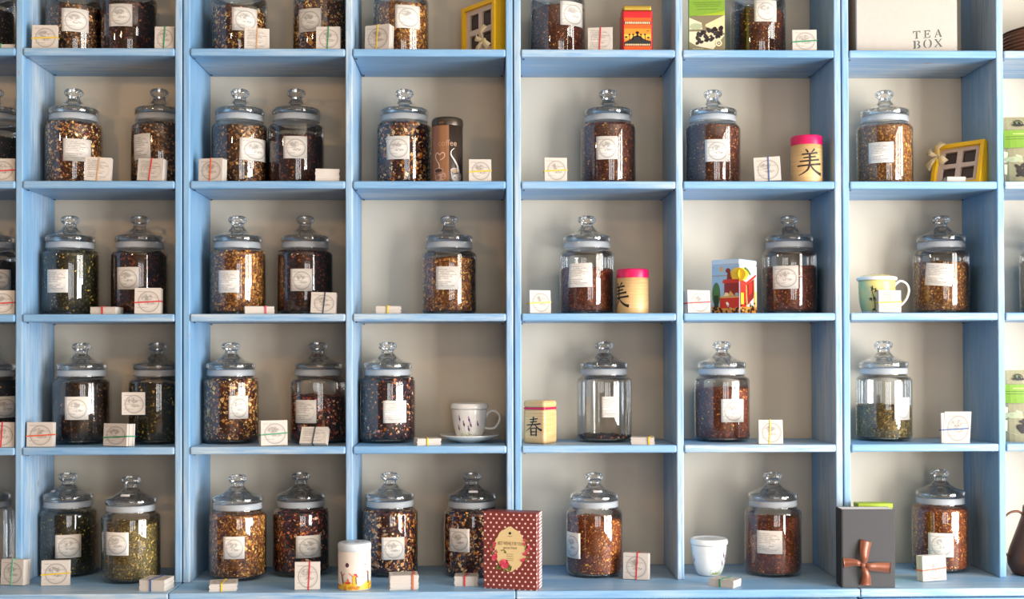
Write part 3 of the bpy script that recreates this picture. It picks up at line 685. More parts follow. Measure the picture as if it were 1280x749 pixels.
P = [  # row, col, x0, x1, y0, y1, yaw, thickness, band, orientation, text, kwargs
 (1, 1, 40, 71, 31, 60, 3, .014, 'yellow', 'h', 'white card pack with yellow band, left', {}),
 (1, 1, 193, 218, 33, 60, -4, .018, 'green', 'v', 'white card pack with green band, right', {}),
 (1, 2, 304, 336, 35, 60, 14, .02, 'tan', 'v', 'card pack with tan band, left', dict(style=1)),
 (1, 2, 395, 425, 33, 60, -3, .016, 'green', 'v', 'card pack with green band, right', {}),
 (1, 3, 455, 491, 31, 60, -22, .026, 'yellow', 'v', 'thick card pack with yellow band', {}),
 (1, 4, 735, 766, 34, 60, -8, .016, 'red', 'v', 'card pack with red band', dict(style=1)),
 (1, 5, 991, 1021, 37, 62, -3, .014, 'green', 'h', 'card pack with green band', {}),
 (2, 0, -14, 18, 198, 225, 0, .016, 'red', 'h', 'card pack with red band', {}),
 (2, 1, 105, 138, 197, 224, 6, .016, 'tan', 'v', 'card pack with tan band', dict(style=1, roll=2)),
 (2, 1, 170, 206, 199, 224, -12, .024, 'red', 'v', 'card pack with red band', dict(style=1, roll=3)),
 (2, 2, 247, 281, 198, 226, -14, .026, 'orange', 'v', 'card pack with orange band', {}),
 (2, 3, 586, 614, 199, 224, 2, .016, 'yellow', 'h', 'card pack with yellow band', {}),
 (2, 4, 680, 709, 197, 223, 6, .016, 'yellow', 'h', 'card pack with yellow band', {}),
 (2, 5, 944, 977, 197, 226, -8, .018, 'blue', 'v', 'tilted card pack with blue band', dict(roll=-3, boff=.05)),
 (3, 0, -14, 17.5, 363, 391, 5, .016, 'red', 'h', 'card pack at the frame edge', {}),
 (3, 1, 168, 201, 360, 390, 3, .018, 'red', 'h', 'upright card pack with red band', {}),
 (3, 2, 388, 420, 366, 391, -5, .018, 'dark', 'v', 'upright card pack with dark band', dict(roll=2, boff=.03)),
 (3, 4, 659, 689, 363, 392, 22, .02, 'yellow', 'h', 'card pack with yellow band', {}),
 (3, 5, 855, 890, 363, 391, 24, .024, 'red', 'h', 'card pack with thin red band', {}),
 (3, 6, 1097, 1127, 363, 389, 8, .015, 'yellow', 'h', 'card pack with yellow band before the mug', dict(style=1, roll=1)),
 (4, 0, -14, 17.5, 528, 557, 3, .016, 'red', 'v', 'card pack with red band, at the frame edge', {}),
 (4, 1, 33, 66, 528, 558, -2, .02, 'orange', 'h', 'card pack with red-orange band', {}),
 (4, 1, 126, 165, 530, 558, -22, .034, 'green', 'h', 'thick card pack with green band', dict(boff=-.06)),
 (4, 2, 322, 358, 526, 555, 20, .03, 'green', 'h', 'thick card pack with green band', {}),
 (4, 2, 374, 409, 535, 559, -8, .016, 'dark', 'v', 'card pack with dark band, leaning back', dict(style=1, lean=28)),
 (4, 5, 948, 979, 525, 554, 4, .016, 'yellow', 'v', 'card pack with yellow band', dict(boff=-.05)),
 (4, 6, 1177, 1210, 516, 553, -3, .01, 'blue', 'h', 'two shifted cards with blue band', dict(off2=True)),
 (5, 0, -2, 32, 700, 733, -14, .03, 'mint', 'v', 'thick card pack with mint band', {}),
 (5, 1, 51, 85, 701, 733, 4, .018, 'yellow', 'h', 'upright card pack with yellow band', dict(style=0)),
 (5, 2, 368, 399, 703, 738, 3, .018, 'red', 'v', 'upright card pack with red band', dict(boff=.08)),
 (5, 4, 780, 814, 692, 726, -18, .028, 'red', 'v', 'upright card pack with red band', dict(boff=.05)),
 (5, 6, 1150, 1187, 695, 728, 18, .026, 'orange', 'h', 'upright card pack with orange band', {}),
 # lying packs
 (1, 0, -14, 19, 57, 61, 0, .012, 'green', 'v', 'low card pack at the frame edge', dict(lie=True)),
 (2, 2, 392, 424, 210, 226, 6, .034, None, 'v', 'lying thick card pack without band', dict(lie=True, d=.05)),
 (2, 6, 1184, 1207, 221, 227, 0, .014, None, 'v', 'small lying card pack before the yellow box', dict(lie=True, d=.03)),
 (3, 1, 112, 147, 381, 391, -6, .019, 'red', 'v', 'lying card pack with red band', dict(lie=True, d=.055, boff=.05)),
 (3, 2, 300, 342, 382, 392, 14, .02, 'pink', 'v', 'lying card pack with pink band', dict(lie=True, d=.06, boff=.25)),
 (3, 3, 470, 500, 383, 392, 0, .02, 'yellow', 'v', 'small lying card pack with yellow band', dict(lie=True, d=.06, boff=.05)),
 (4, 3, 516, 551, 547, 557, 14, .018, 'yellow', 'v', 'small lying card pack beside the saucer', dict(lie=True, d=.05)),
 (4, 4, 789, 821, 547, 557, -10, .019, 'yellow', 'v', 'small lying card pack with yellow wrap', dict(lie=True, d=.05, boff=.35)),
 (5, 1, 173, 210, 718, 740, -8, .028, 'blue', 'v', 'lying card pack with blue band', dict(lie=True)),
 (5, 2, 256, 295, 725, 740, 10, .018, 'yellow', 'v', 'lying card pack with yellow band', dict(lie=True)),
 (5, 3, 484, 523, 717, 738, 8, .036, 'orange', 'v', 'lying thick card pack with thin band, left', dict(lie=True, d=.055, boff=.35)),
 (5, 3, 568, 598, 719, 733, -2, .024, 'red', 'v', 'lying card pack with red band, beside polka dot box', dict(lie=True, d=.05)),
 (5, 5, 890, 931, 722, 736, -36, .018, 'green', 'v', 'lying card pack with green band before white cup', dict(lie=True, d=.05)),
]
for r, c, x0, x1, y0, y1, yaw, t, band, ori, txt, kw in P: pack(r, x0, x1, y0, y1, yaw, t, band, ori, txt+' on '+where(r, c), **kw)

# ------------------------------------------------------------------ gift boxes, tins, cups
WHITE = C('white_glazed_china', 236, 236, 232, .18, coat=.3)
BLACK = C('black_ink', 24, 22, 22, .5)
def ribbon(pts, w, th=.0009, axis=(0, 0, 1), wend=None):
    """flat strip following pts, widths across `axis`-ish direction"""
    Q = [Vector(p) for p in spline(pts, 6)]; m = len(Q); v = []; f = []
    for i, p in enumerate(Q):
        t = (Q[min(i+1, m-1)]-Q[max(i-1, 0)]).normalized(); a = Vector(axis); a = (a - t*a.dot(t))
        if a.length < 1e-3: a = Vector((1, 0, 0))
        a.normalize(); n = t.cross(a).normalized(); s = i/(m-1)
        ww = (w+((w if wend is None else wend)-w)*s)/2
        for sg, sn in ((-1, 1), (1, 1), (1, -1), (-1, -1)): v.append(p+a*ww*sg+n*th/2*sn)
    for i in range(m-1):
        for k in range(4):
            l = (k+1) % 4; f.append((i*4+k, i*4+l, (i+1)*4+l, (i+1)*4+k))
    f += [(0, 1, 2, 3), tuple((m-1)*4+k for k in (3, 2, 1, 0))]
    return v, f
YEL = C('yellow_card', 246, 196, 22, .5); YELD = C('yellow_card_inner', 214, 160, 30, .55)
TRAY = C('pale_card_tray', 206, 190, 180, .6); CHOC = C('dark_tea_packet', 62, 52, 50, .5)
def organza():
    q = N('cream_organza'); q.b.inputs['Base Color'].default_value = srgb(240, 222, 178); q.b.inputs['Alpha'].default_value = .62; q.b.inputs['Roughness'].default_value = .4
    return q.mat
ORG = organza()
def yellow_box(loc, rz, rx, w, h, d, label, bow, ry_=0):
    t = tag(empty('gift_box', loc, rz), label, 'gift box', 'yellow window gift boxes'); t.rotation_euler = (rx, ry_, rz)
    fr = .012
    rbox('box_back', (-w/2, w/2, d*.45, d, 0, h), YEL, t, b=.001)
    for n_, e in (('frame_side', (-w/2, -w/2+fr, 0, d*.45, 0, h)), ('frame_side', (w/2-fr, w/2, 0, d*.45, 0, h)),
                  ('frame_side', (-w/2+fr, w/2-fr, 0, d*.45, 0, fr)), ('frame_side', (-w/2+fr, w/2-fr, 0, d*.45, h-fr, h))):
        rbox(n_, e, YEL, t, b=.0008)
    iw, ih = w-2*fr, h-2*fr
    xs_ = [-iw/2, -iw/2+iw*.12, -iw*.06, iw*.06, iw/2-iw*.12, iw/2]; zs_ = [fr, fr+ih*.1, fr+ih*.44, fr+ih*.56, fr+ih*.9, fr+ih]
    m = MB()
    for i in range(5):
        for k in range(5):
            if i in (1, 3) and k in (1, 3): continue
            m.add(boxv(xs_[i], xs_[i+1], d*.22, d*.44, zs_[k], zs_[k+1]), BF)
    tr = link('tray', m.mesh('tray', TRAY), t)
    for i in (1, 3):
        for k in (1, 3):
            g = random.Random(i*7+k); mm = MB(); rbox('tea_packet', (xs_[i]+.002, xs_[i+1]-.002, d*.34, d*.44, zs_[k]+.002, zs_[k+1]-.002), CHOC, t, b=.004, seg=2)
    bx, bz = bow
    kn = rbox('ribbon_knot', (bx-.006, bx+.006, -.008, .001, bz-.006, bz+.006), ORG, t, b=.003, seg=2)
    for dx, dz, l in ((-.9, .55, .034), (.35, 1, .040), (-.6, -.8, .042), (.75, -.65, .036)):
        L = math.hypot(dx, dz); dx, dz = dx/L, dz/L
        v, f = ribbon([(0, 0, 0), (dx*l*.5-dz*.004, -.012, dz*l*.5+dx*.004), (dx*l, -.004, dz*l)], .006, axis=(-dz, 0, dx), wend=.024, th=.0006)
        link('bow_loop', mk('bow_loop', v, f, ORG, True), t, (bx, -.005, bz))
    v, f = ribbon([(-w/2-.0012, d*.5, bz-.045), (-w/2-.0012, -.0012, bz-.03), (bx, -.002, bz), (bx+.035, -.0015, bz+.05), (min(w/2, bx+.08), -.0012, h+.0014), (min(w/2, bx+.09), d*.5, h+.0014)], .005, axis=(1, 0, -.5), th=.0005)
    return t
# upright yellow box on the top shelf: its right front corner stands near the front edge
z1 = SH[1]; A = at(618, 60, .03)
Wy, Hy, Dy = .152, .15, .042
yaw = math.radians(-53)
yellow_box((A.x-math.cos(yaw)*Wy/2, .03-math.sin(yaw)*Wy/2, z1), yaw, 0, Wy, Hy, Dy, 'yellow window gift box with cream bow, upright on the top shelf, third full column', (.034, .040))
A = at(1222, 225, .045); yaw = math.radians(-51); Wy, Hy, Dy = .15, .128, .046
yellow_box((A.x-math.cos(yaw)*Wy/2, .035-math.sin(yaw)*Wy/2, SH[2]+.001), yaw, math.radians(-14), Wy, Hy, Dy, 'yellow window gift box leaning back with cream bow on the second shelf, sixth full column', (-.058, .092))

# orange and red tin with a skyline
RED, ORA, ORA2, GOLDM = C('red_tin_print', 196, 28, 38, .3), C('orange_tin_print', 240, 92, 30, .3), C('amber_tin_print', 246, 140, 40, .3), C('gold_lid', 190, 160, 70, .35, metal=.6)
CRM = C('cream_print', 232, 206, 160, .4)
x0, x1 = X_(778, .03, 50), X_(816, .03, 50); w = x1-x0; h = at(797, 6, .03).z-z1
t = tag(empty('tea_tin', ((x0+x1)/2, .03, z1)), 'red and orange tin with black skyline print and gold lid', 'tin', None)
rbox('tin_body', (-w/2, w/2, 0, w*.9, 0, h*.885), RED, t, b=.005, seg=3, smooth=False)
rbox('lid', (-w/2+.002, w/2-.002, .002, w*.9-.002, h*.885, h), GOLDM, t, b=.005, seg=3)
p = Print(); a = w/2-.005
p.rect(-a, a, h*.05, h*.73, ORA); p.rect(-a, a, h*.24, h*.50, ORA2, 1); p.rect(-a, a, h*.29, h*.38, C('yellow_glow_print', 250, 180, 60), 2)
for zz in (.145, .60):
    p.rect(-a, a, h*(zz-.012), h*(zz+.055), C('brown_band', 90, 50, 40), 1)
    for k in range(14): p.rect(-a+.002+k*(2*a-.004)/14+.0008, -a+.002+(k+1)*(2*a-.004)/14-.0008, h*zz, h*(zz+.042), CRM, 2)
p.poly([(-a, h*.18), (a, h*.18), (a, h*.24), (a*.7, h*.26), (a*.45, h*.28), (a*.25, h*.34), (0, h*.36), (-a*.3, h*.34), (-a*.5, h*.28), (-a*.8, h*.24), (-a, h*.21)], BLACK, 3)
p.rect(-.003, .002, h*.33, h*.42, BLACK, 3); p.rect(-.006, .005, h*.40, h*.42, BLACK, 3); p.ell(-.0005, h*.425, .004, h*.02, BLACK, 3)
for u in (-.022, -.012, .009, .020): p.rect(u-.0009, u+.0009, h*.25, h*.38, BLACK, 3); p.ell(u, h*.375, .0028, h*.018, BLACK, 3)
p.ell(-.031, h*.32, .004, h*.02, BLACK, 3); p.ell(.029, h*.31, .004, h*.018, BLACK, 3); p.stroke([(.024, h*.44), (.028, h*.455), (.031, h*.445)], .0016, BLACK, 3)
p.build('skyline_print', t, flat_map(0))

# green and photo printed boxes and pouches
GRN, GRND = C('lime_green_card', 122, 160, 46, .45), C('bright_lime_card', 158, 182, 34, .45)
KHA, CREAM2, LEAF = C('khaki_print', 128, 116, 88, .5), C('pale_cream_print', 214, 208, 176, .5), C('dark_leaf_print', 44, 34, 34, .5)
GREYG = C('grey_green_print', 170, 176, 140, .5)
def leaf_photo(p, w, h0, h1, seed=3):
    """the printed photograph of a leaf pile on a pale spoon, between heights h0 and h1"""
    H = h1-h0; g = random.Random(seed); a = w/2
    p.rect(-a, a, h0, h1, KHA)
    p.poly([(-a, h0+H*.95), (-a*.3, h0+H*.80), (-a*.25, h0+H*.62), (-a, h0+H*.62)], CREAM2, 1)
    p.poly([(a, h0+H*1.0), (a*-.05, h0+H*.76), (-.1*a, h0+H*.70), (a, h0+H*.5)], CRM, 1)
    p.ell(-a*.62, h0+H*.70, a*.36, H*.09, GREYG, 2)
    p.poly([(-a, h0+H*.56), (-a*.1, h0+H*.56), (a, h0+H*.44), (a*.35, h0+H*.05), (-a*.6, h0+H*.16), (-a, h0+H*.28)], CREAM2, 2)
    for k in range(46):
        u = g.uniform(-.55, .85); vv = .43+u*.14+g.uniform(-.17, .17)*(1-abs(u)*.4)
        if abs(u) < .9: p.ell(u*a, h0+H*vv, a*.13, H*.045, LEAF, 3+k % 3, g.uniform(0, 3), 8)
    for k in range(5): p.ell(g.uniform(-.2, .5)*a, h0+H*g.uniform(.3, .55), a*.06, H*.022, CRM, 7, g.uniform(0, 3), 6)
x0, x1 = X_(861, .028, 50), X_(905, .028, 50); w = x1-x0
t = tag(empty('tea_box', ((x0+x1)/2, .02, z1), math.radians(-6)), 'lime green tea box with printed leaf photo, on the top shelf', 'tea box')
Hb = .175
rbox('box_body', (-w/2, w/2, 0, .042, 0, Hb), GRND, t, b=.0012)
p = Print(); leaf_photo(p, w-.001, .001, .098, 5)
p.poly([(-w/2+.0005, .096), (w/2-.0005, .109), (w/2-.0005, Hb-.002), (-w/2+.0005, Hb-.002)], GRN, 8)
for k, (a, b, zz) in enumerate([(-.3, .36, .122), (-.36, .4, .127), (-.28, .3, .114), (-.38, .42, .132)]): p.rect(a*w, b*w, zz, zz+.0011, C('dark_green_ink', 74, 96, 30), 9, 4)
p.ring(w*.33, .022, .004, .0085, CRM, 9); p.ell(w*.33, .022, .0045, .0045, LEAF, 10); p.ell(w*.33, .022, .0022, .0022, WHITE, 11)
for k in range(7): p.rect(-w*.4+k*.0042, -w*.4+k*.0042+.0028, .006, .0105, GREYG, 9)
p.build('printed_front', t, flat_map(0))
def pouch(row, x0, y0, w, label, seed, Y=.055, rz=0):
    z = SH[row]; X0 = X_(x0, Y, 200 if row == 2 else 500); h = at(x0+10, y0, Y).z - z
    t = tag(empty('tea_pouch', (X0+w/2, Y, z), rz), label, 'pouch', 'stand-up tea pouches')
    m = MB(); nx, nz = 10, 14; vv = []; 
    def sec(k, side):
        s = k/nz; th = (.030*(1-s)**.7+.0012)
        return [(-w/2+w*i/nx, side*th*(.25+.75*math.sin(math.pi*i/nx)**.6)+.03, h*s) for i in range(nx+1)]
    for side in (-1, 1):
        base = len(m.v)
        for k in range(nz+1): m.v += sec(k, side)
        for k in range(nz):
            for i in range(nx):
                q = (base+k*(nx+1)+i, base+k*(nx+1)+i+1, base+(k+1)*(nx+1)+i+1, base+(k+1)*(nx+1)+i)
                m.f.append(q if side < 0 else q[::-1]); m.mi.append(0)
    n1 = (nx+1)*(nz+1)
    m.f.append(tuple(range(nx+1))[::-1]+tuple(n1+i for i in range(nx+1))); m.mi.append(0)
    m.f.append(tuple(nz*(nx+1)+i for i in range(nx+1))+tuple(n1+nz*(nx+1)+i for i in reversed(range(nx+1)))); m.mi.append(0)
    for i in (0, nx):
        for k in range(nz): m.f.append((k*(nx+1)+i, (k+1)*(nx+1)+i, n1+(k+1)*(nx+1)+i, n1+k*(nx+1)+i)); m.mi.append(0)
    link('pouch_body', m.mesh('pouch_body', C('khaki_pouch', 150, 144, 112, .35)), t)
    p = Print(); leaf_photo(p, w-.004, .004, h*.52, seed)
    p.rect(-w/2+.002, w/2-.002, h*.54, h*.80, GRN, 8, 8, 4)
    for zz in (.70, .665): p.rect(-w*.45, w*.45, h*zz, h*zz+.0012, C('dark_green_ink_b', 60, 90, 34), 9, 8)
    cx = -w/2+.042
    p.ring(cx, h*.88, .011, .0135, BLACK, 9, a0=0, a1=math.pi); p.ell(cx, h*.90, .006, .005, BLACK, 9); p.ell(cx, h*.875, .017, .0035, BLACK, 10); p.ell(cx-.004, h*.91, .003, .004, C('badge_green', 110, 140, 90), 9)
    for k in range(9): p.rect(cx-.016+k*.0036, cx-.016+k*.0036+.0022, h*.735, h*.755, C('pale_green_ink', 200, 224, 130), 9)
    def fn(u, vv, o):
        s = min(max(vv/h, 0), 1); i = (u+w/2)/w; th = (.030*(1-s)**.7+.0012)
        return (u, -th*(.25+.75*math.sin(math.pi*min(max(i, 0), 1))**.6)+.03-o*1.5-.0006, vv)
    p.build('printed_front', t, fn)
pouch(2, 1258, 144, .13, 'khaki tea pouch with lime green band on '+where(2, 7), 8)
pouch(4, 1258, 463, .13, 'khaki tea pouch with lime green band on '+where(4, 7), 9)

# the wooden TEA BOX, lettering cut as a stencil
WOODW = C('white_washed_board', 190, 181, 172, .55); WOODB = C('brown_wood_edge', 150, 112, 84, .6)
x0, x1 = X_(1071, .035, 50), X_(1196, .035, 50); w = x1-x0; hh = .20
t = tag(empty('tea_chest', ((x0+x1)/2, .035, z1), math.radians(-1.5)), 'white wooden box with the stencilled words TEA BOX on the top shelf', 'box')
rbox('front_panel', (-w/2, w/2, 0, .010, 0, hh), WOODW, t, b=.0015)
rbox('side_panel', (-w/2, -w/2+.010, .0102, .16, 0, hh), WOODB, t, b=.001); rbox('side_panel', (w/2-.010, w/2+.0, .0102, .16, 0, hh), WOODB, t, b=.001)
rbox('back_panel', (-w/2+.0102, w/2-.0102, .15, .16, 0, hh), WOODW, t, b=.001); rbox('lid', (-w/2, w/2, 0, .16, hh+.0005, hh+.012), WOODW, t, b=.002)
INK = C('grey_green_stencil', 78, 90, 86, .6)
p = Print()
def serif_letter(ch, ox, oz, s):
    def q(pts): p.poly([(ox+a*s+b*s*0, oz+b*s+(ox+a*s)*.07) for a, b in pts], INK)
    if ch == 'T': q([(0, .98), (.95, .98), (.95, .70), (.88, .70), (.80, .88), (.15, .88), (.07, .70), (0, .70)]); q([(.38, .84), (.58, .84), (.58, .10), (.72, .04), (.72, 0), (.24, 0), (.24, .04), (.38, .10)])
    if ch == 'E': q([(0, .98), (.85, .98), (.85, .72), (.78, .72), (.70, .88), (.34, .88), (.34, .10), (.16, .10), (.16, .90), (0, .94)]); q([(.40, .42), (.60, .42), (.60, .34), (.68, .34), (.68, .68), (.60, .68), (.60, .55), (.40, .55)]); q([(0, 0), (.85, 0), (.92, .30), (.84, .30), (.72, .10), (0, .06)])
    if ch == 'A': q([(.50, 1), (.62, 1), (.98, .08), (1.08, 0), (.68, 0), (.76, .08), (.48, .80), (.46, .9)]); q([(.40, .78), (.45, .70), (.24, .10), (.34, 0), (0, 0), (.14, .08)]); q([(.32, .30), (.62, .30), (.58, .38), (.36, .38)])
    if ch == 'B': q([(0, .96), (.34, .96), (.34, 0), (0, 0), (0, .05), (.12, .1), (.12, .86), (0, .91)]); q([(.44, .96), (.70, .94), (.86, .78), (.80, .60), (.66, .52), (.86, .42), (.92, .22), (.80, .05), (.50, 0), (.50, .06), (.66, .16), (.70, .28), (.62, .42), (.48, .50), (.60, .60), (.66, .74), (.60, .86), (.44, .90)])
    if ch == 'O': 
        for sg in (-1, 1):
            P_ = [(.5+sg*(.10+.42*math.sin(math.pi*k/12)), .5+.52*math.cos(math.pi*k/12)) for k in range(13)]
            P2 = [(.5+sg*(.10+.22*math.sin(math.pi*k/12)), .5+.46*math.cos(math.pi*k/12)) for k in range(13)][::-1]; q(P_+P2)
    if ch == 'X': q([(0, .98), (.42, .98), (.34, .90), (.96, .08), (1.06, 0), (.66, 0), (.72, .08), (.14, .88)]); q([(.66, .98), (1.0, .98), (.90, .90), (.62, .60), (.56, .66), (.76, .90)]); q([(.40, .38), (.46, .32), (.24, .08), (.34, 0), (0, 0), (.10, .08)])
ps = .0191
for i, ch in enumerate('TEA'): serif_letter(ch, .0+i*.0285, .040, .0215)
for i, ch in enumerate('BOX'): serif_letter(ch, .0+i*.0285, .013, .0225)
ox = at(1141, 50, .035).x-(x0+x1)/2
p.build('stencil_lettering', t, lambda u, v_, o: (u+ox, -o, v_))

# copper bowl at the right edge of the top shelf, copper jug on the ledge
COP = C('aged_copper', 150, 84, 52, .32, metal=.85); COPD = C('dark_bronze', 112, 72, 54, .36, metal=.75)
Y0 = .13; cx_ = X_(1312, Y0, 50); R0 = cx_-X_(1254, Y0, 50)
hp = at(1280, 27, Y0-R0*.5).z-z1
t = tag(empty('copper_bowl', (cx_, Y0, z1)), 'ribbed brown copper bowl cut by the right edge, on the top shelf', 'bowl')
pr = [(.0005, 0), (R0*.9, 0)]
for k in range(48):
    q_ = k/47; pr.append((R0*(.955+.045*math.sin(math.pi*(.1+.7*q_)))+.0013*math.sin(k*math.pi/3), .001+hp*.80*q_))
pr += [(R0*.92, hp*.84), (R0*.75, hp*.95), (R0*.5, hp*1.04), (R0*.25, hp*1.08), (.0005, hp*1.09)]
v, f = lathe(pr, 56); link('bowl_body', mk('bowl_body', v, f, COP, True), t)
v, f = lathe([(R0*.95, hp*.79), (R0*.995, hp*.795), (R0*.995, hp*.83), (R0*.93, hp*.84)], 56); link('rim', mk('rim', v, f, COPD, True), t)
Yj = on_z(1290, 722, ZC).y+.045; cx_ = X_(1297, Yj, 690); 
t = tag(empty('copper_jug', (cx_, Yj, ZC)), 'dark copper jug with thin curved handle cut by the right edge, on the bottom ledge', 'jug')
s = 1/455
pr = [(.0005, 0), (26*s, 0), (32*s, 6*s), (35.5*s, 15*s), (34*s, 27*s), (28*s, 45*s), (22*s, 62*s), (18*s, 75*s), (17*s, 84*s), (15.5*s, 84*s), (16*s, 74*s), (20*s, 60*s)]
v, f = lathe(spline([(a, b) for a, b in pr], 3), 40); link('jug_body', mk('jug_body', v, f, COPD, True), t)
v, f = tube(spline([(-17*s, 0, 73*s), (-24*s, 0, 78*s), (-35*s, 0, 76*s), (-44*s, 0, 66*s), (-47*s, 0, 48*s), (-44*s, 0, 32*s), (-36*s, 0, 22*s), (-33*s, 0, 20*s)], 5), .0032, 8)
link('handle', mk('handle', v, f, COPD, True), t)

# coffee tin
x0, x1 = X_(540, .07, 180), X_(578.5, .07, 180); R = (x1-x0)/2*1.0; Yc = .072; h = at(559, 147, Yc-R*.5).z-SH[2]
t = tag(empty('coffee_tin', ((x0+x1)/2, Yc, SH[2])), 'dark brown cylindrical coffee tin with steaming cups printed on it', 'tin')
DBR, MBR = C('dark_brown_tin', 66, 54, 46, .3, metal=.3), C('milky_coffee_brown', 138, 92, 62, .35)
v, f = lathe([(.0005, 0), (R*.97, 0), (R, .003), (R, h*.88), (.0005, h*.88)], 48); link('tin_body', mk('tin_body', v, f, DBR, True), t)
v, f = lathe([(R+.0004, h*.87), (R+.001, h*.88), (R+.001, h*.965), (R*.95, h*.99), (R*.85, h), (.0005, h)], 48); link('lid', mk('lid', v, f, C('tin_lid_brown', 72, 62, 52, .3, metal=.5), True), t)
p = Print(); p.rect(-R*1.35, R*.13, .003, h*.865, MBR, 0, 14)
STM, CUPW = C('cream_steam_print', 226, 196, 176, .4), C('grey_white_cup_print', 176, 168, 166, .4)
ROSE = C('rosy_cup_print', 184, 148, 134, .4)
p.text('coffee', .001, h*.555, .0235, C('faint_brown_letters', 172, 130, 102, .45), 1, .95)
def cup(px, m_, liq):
    p.ell(px+.006, h*.085, .016, h*.055, m_, 1, .15); p.poly([(px-.014, h*.19), (px+.014, h*.19), (px+.010, h*.06), (px+.004, h*.02), (px-.006, h*.02), (px-.011, h*.07)], m_, 2)
    p.ell(px, h*.19, .0142, h*.038, m_, 3); p.ell(px, h*.185, .0118, h*.028, liq, 4); p.ring(px+.015, h*.12, .004, .0062, m_, 2)
cup(-.0245, ROSE, C('dark_coffee_print', 58, 34, 26)); cup(.0235, CUPW, C('tan_coffee_print', 170, 140, 100))
p.stroke([(-.021, h*.22), (-.022, h*.28), (-.031, h*.36), (-.033, h*.42), (-.028, h*.455), (-.021, h*.43), (-.019, h*.425), (-.012, h*.455), (-.006, h*.43), (-.008, h*.38), (-.019, h*.34)], .0032, STM, 5, .0016)
p.stroke([(.031, h*.17), (.030, h*.25), (.019, h*.35), (.011, h*.42), (.012, h*.48), (.020, h*.52)], .0058, C('white_steam_print', 232, 224, 220, .4), 5, .001)
p.build('printed_picture', t, cyl_map(lambda z: R))

# canisters with pink lids, square bamboo tin
def bamboo(name):
    q = N(name); tc = q.n('ShaderNodeTexCoord').outputs['Object']
    a = q.noise(q.mapping(tc, (6, 6, 160)), 3, 4, .6); b = q.noise(q.mapping(tc, (3, 3, 40)), 5, 3)
    c = q.mix(q.ramp(a, [(.35, (0, 0, 0, 1)), (.65, (1, 1, 1, 1))]), srgb(222, 184, 128), srgb(196, 152, 92))
    q.l(q.mix(q.math('MULTIPLY', b, .4), c, srgb(236, 206, 158)), q.b.inputs['Base Color']); q.b.inputs['Roughness'].default_value = .38; return q.mat
BAM = bamboo('bamboo_veneer'); PINK = C('magenta_lid', 216, 14, 92, .3)
BEAUTY = [([(.34, .97), (.40, .92), (.43, .85)], .045, .075), ([(.68, .99), (.62, .92), (.56, .86)], .075, .03), ([(.20, .79), (.50, .81), (.80, .85)], .05, .07), ([(.26, .66), (.50, .68), (.73, .71)], .05, .06),
          ([(.12, .53), (.50, .55), (.88, .60)], .05, .075), ([(.49, .84), (.50, .62), (.49, .42)], .075, .07), ([(.03, .36), (.50, .39), (.97, .44)], .055, .08), ([(.49, .42), (.42, .22), (.25, .09), (.06, .01)], .085, .02), ([(.52, .37), (.66, .20), (.84, .09), (.98, .05)], .04, .13)]
SPRING = [([(.27, .84), (.50, .86), (.74, .90)], .05, .065), ([(.30, .71), (.50, .73), (.70, .76)], .05, .06), ([(.10, .56), (.50, .59), (.92, .64)], .05, .08), ([(.50, .99), (.47, .76), (.36, .50), (.20, .35), (.04, .25)], .085, .02), ([(.56, .60), (.70, .46), (.84, .36), (.99, .30)], .04, .12),
          ([(.34, .40), (.35, .20), (.36, .02)], .075, .07), ([(.34, .39), (.50, .40), (.66, .42)], .05, .05), ([(.66, .43), (.66, .22), (.65, .0)], .08, .075), ([(.36, .215), (.62, .225)], .05, .05), ([(.36, .05), (.64, .06)], .05, .05)]
def brush(p, strokes, cx, z0, sz, mat):
    for k, (pts, a, b) in enumerate(strokes): p.stroke([(cx+(q[0]-.5)*sz, z0+q[1]*sz) for q in pts], a*sz, mat, k % 3, b*sz, 4)
def canister(row, x0, x1, y0, phi, label, Yc=.06):
    a, b = X_(x0, Yc, y0+30), X_(x1, Yc, y0+30); R = (b-a)/2; z = SH[row]
    h = at((x0+x1)/2, y0, Yc-R*.6).z-z
    t = tag(empty('tea_canister', ((a+b)/2, Yc, z)), label, 'canister', 'bamboo canisters with pink lids')
    v, f = lathe([(.0005, 0), (R*.97, 0), (R*.99, .003), (R*.99, h*.80), (.0005, h*.80)], 48); link('canister_body', mk('canister_body', v, f, BAM, True), t)
    v, f = lathe([(R, h*.80), (R, h*.965), (R*.96, h*.99), (R*.88, h), (.0005, h)], 48); link('lid', mk('lid', v, f, PINK, True), t)
    p = Print(); brush(p, BEAUTY, 0, h*.14, h*.56, BLACK); p.build('brush_character', t, cyl_map(lambda z_: R*.99, phi)); return t
canister(2, 988.5, 1028, 169, -.05, 'bamboo canister with magenta lid, brush character facing front', .055)
canister(3, 771, 811, 336, -1.12, 'bamboo canister with magenta lid, brush character turned to the left', .075)
a, b = X_(655, .05, 530), X_(697, .05, 530); yaw = math.radians(33); w = (b-a)/(math.cos(yaw)+math.sin(yaw))*1.06
z = SH[4]; h = at(676, 501, .05).z - z
t = tag(empty('bamboo_tin', ((a+b)/2, .045+.045, z), -math.radians(33)), 'square bamboo tin with black brush character and thin magenta line', 'tin')
v, f = bevbox(-w/2, w/2, -w/2, w/2, 0, h*.805, b=.0085, seg=4); link('tin_body', mk('tin_body', v, f, BAM), t)
v, f = bevbox(-w/2+.001, w/2-.001, -w/2+.001, w/2-.001, h*.80, h*.83, b=.004, seg=2); link('magenta_line', mk('magenta_line', v, f, PINK), t)
v, f = bevbox(-w/2, w/2, -w/2, w/2, h*.825, h, b=.0085, seg=4); link('lid', mk('lid', v, f, BAM), t)
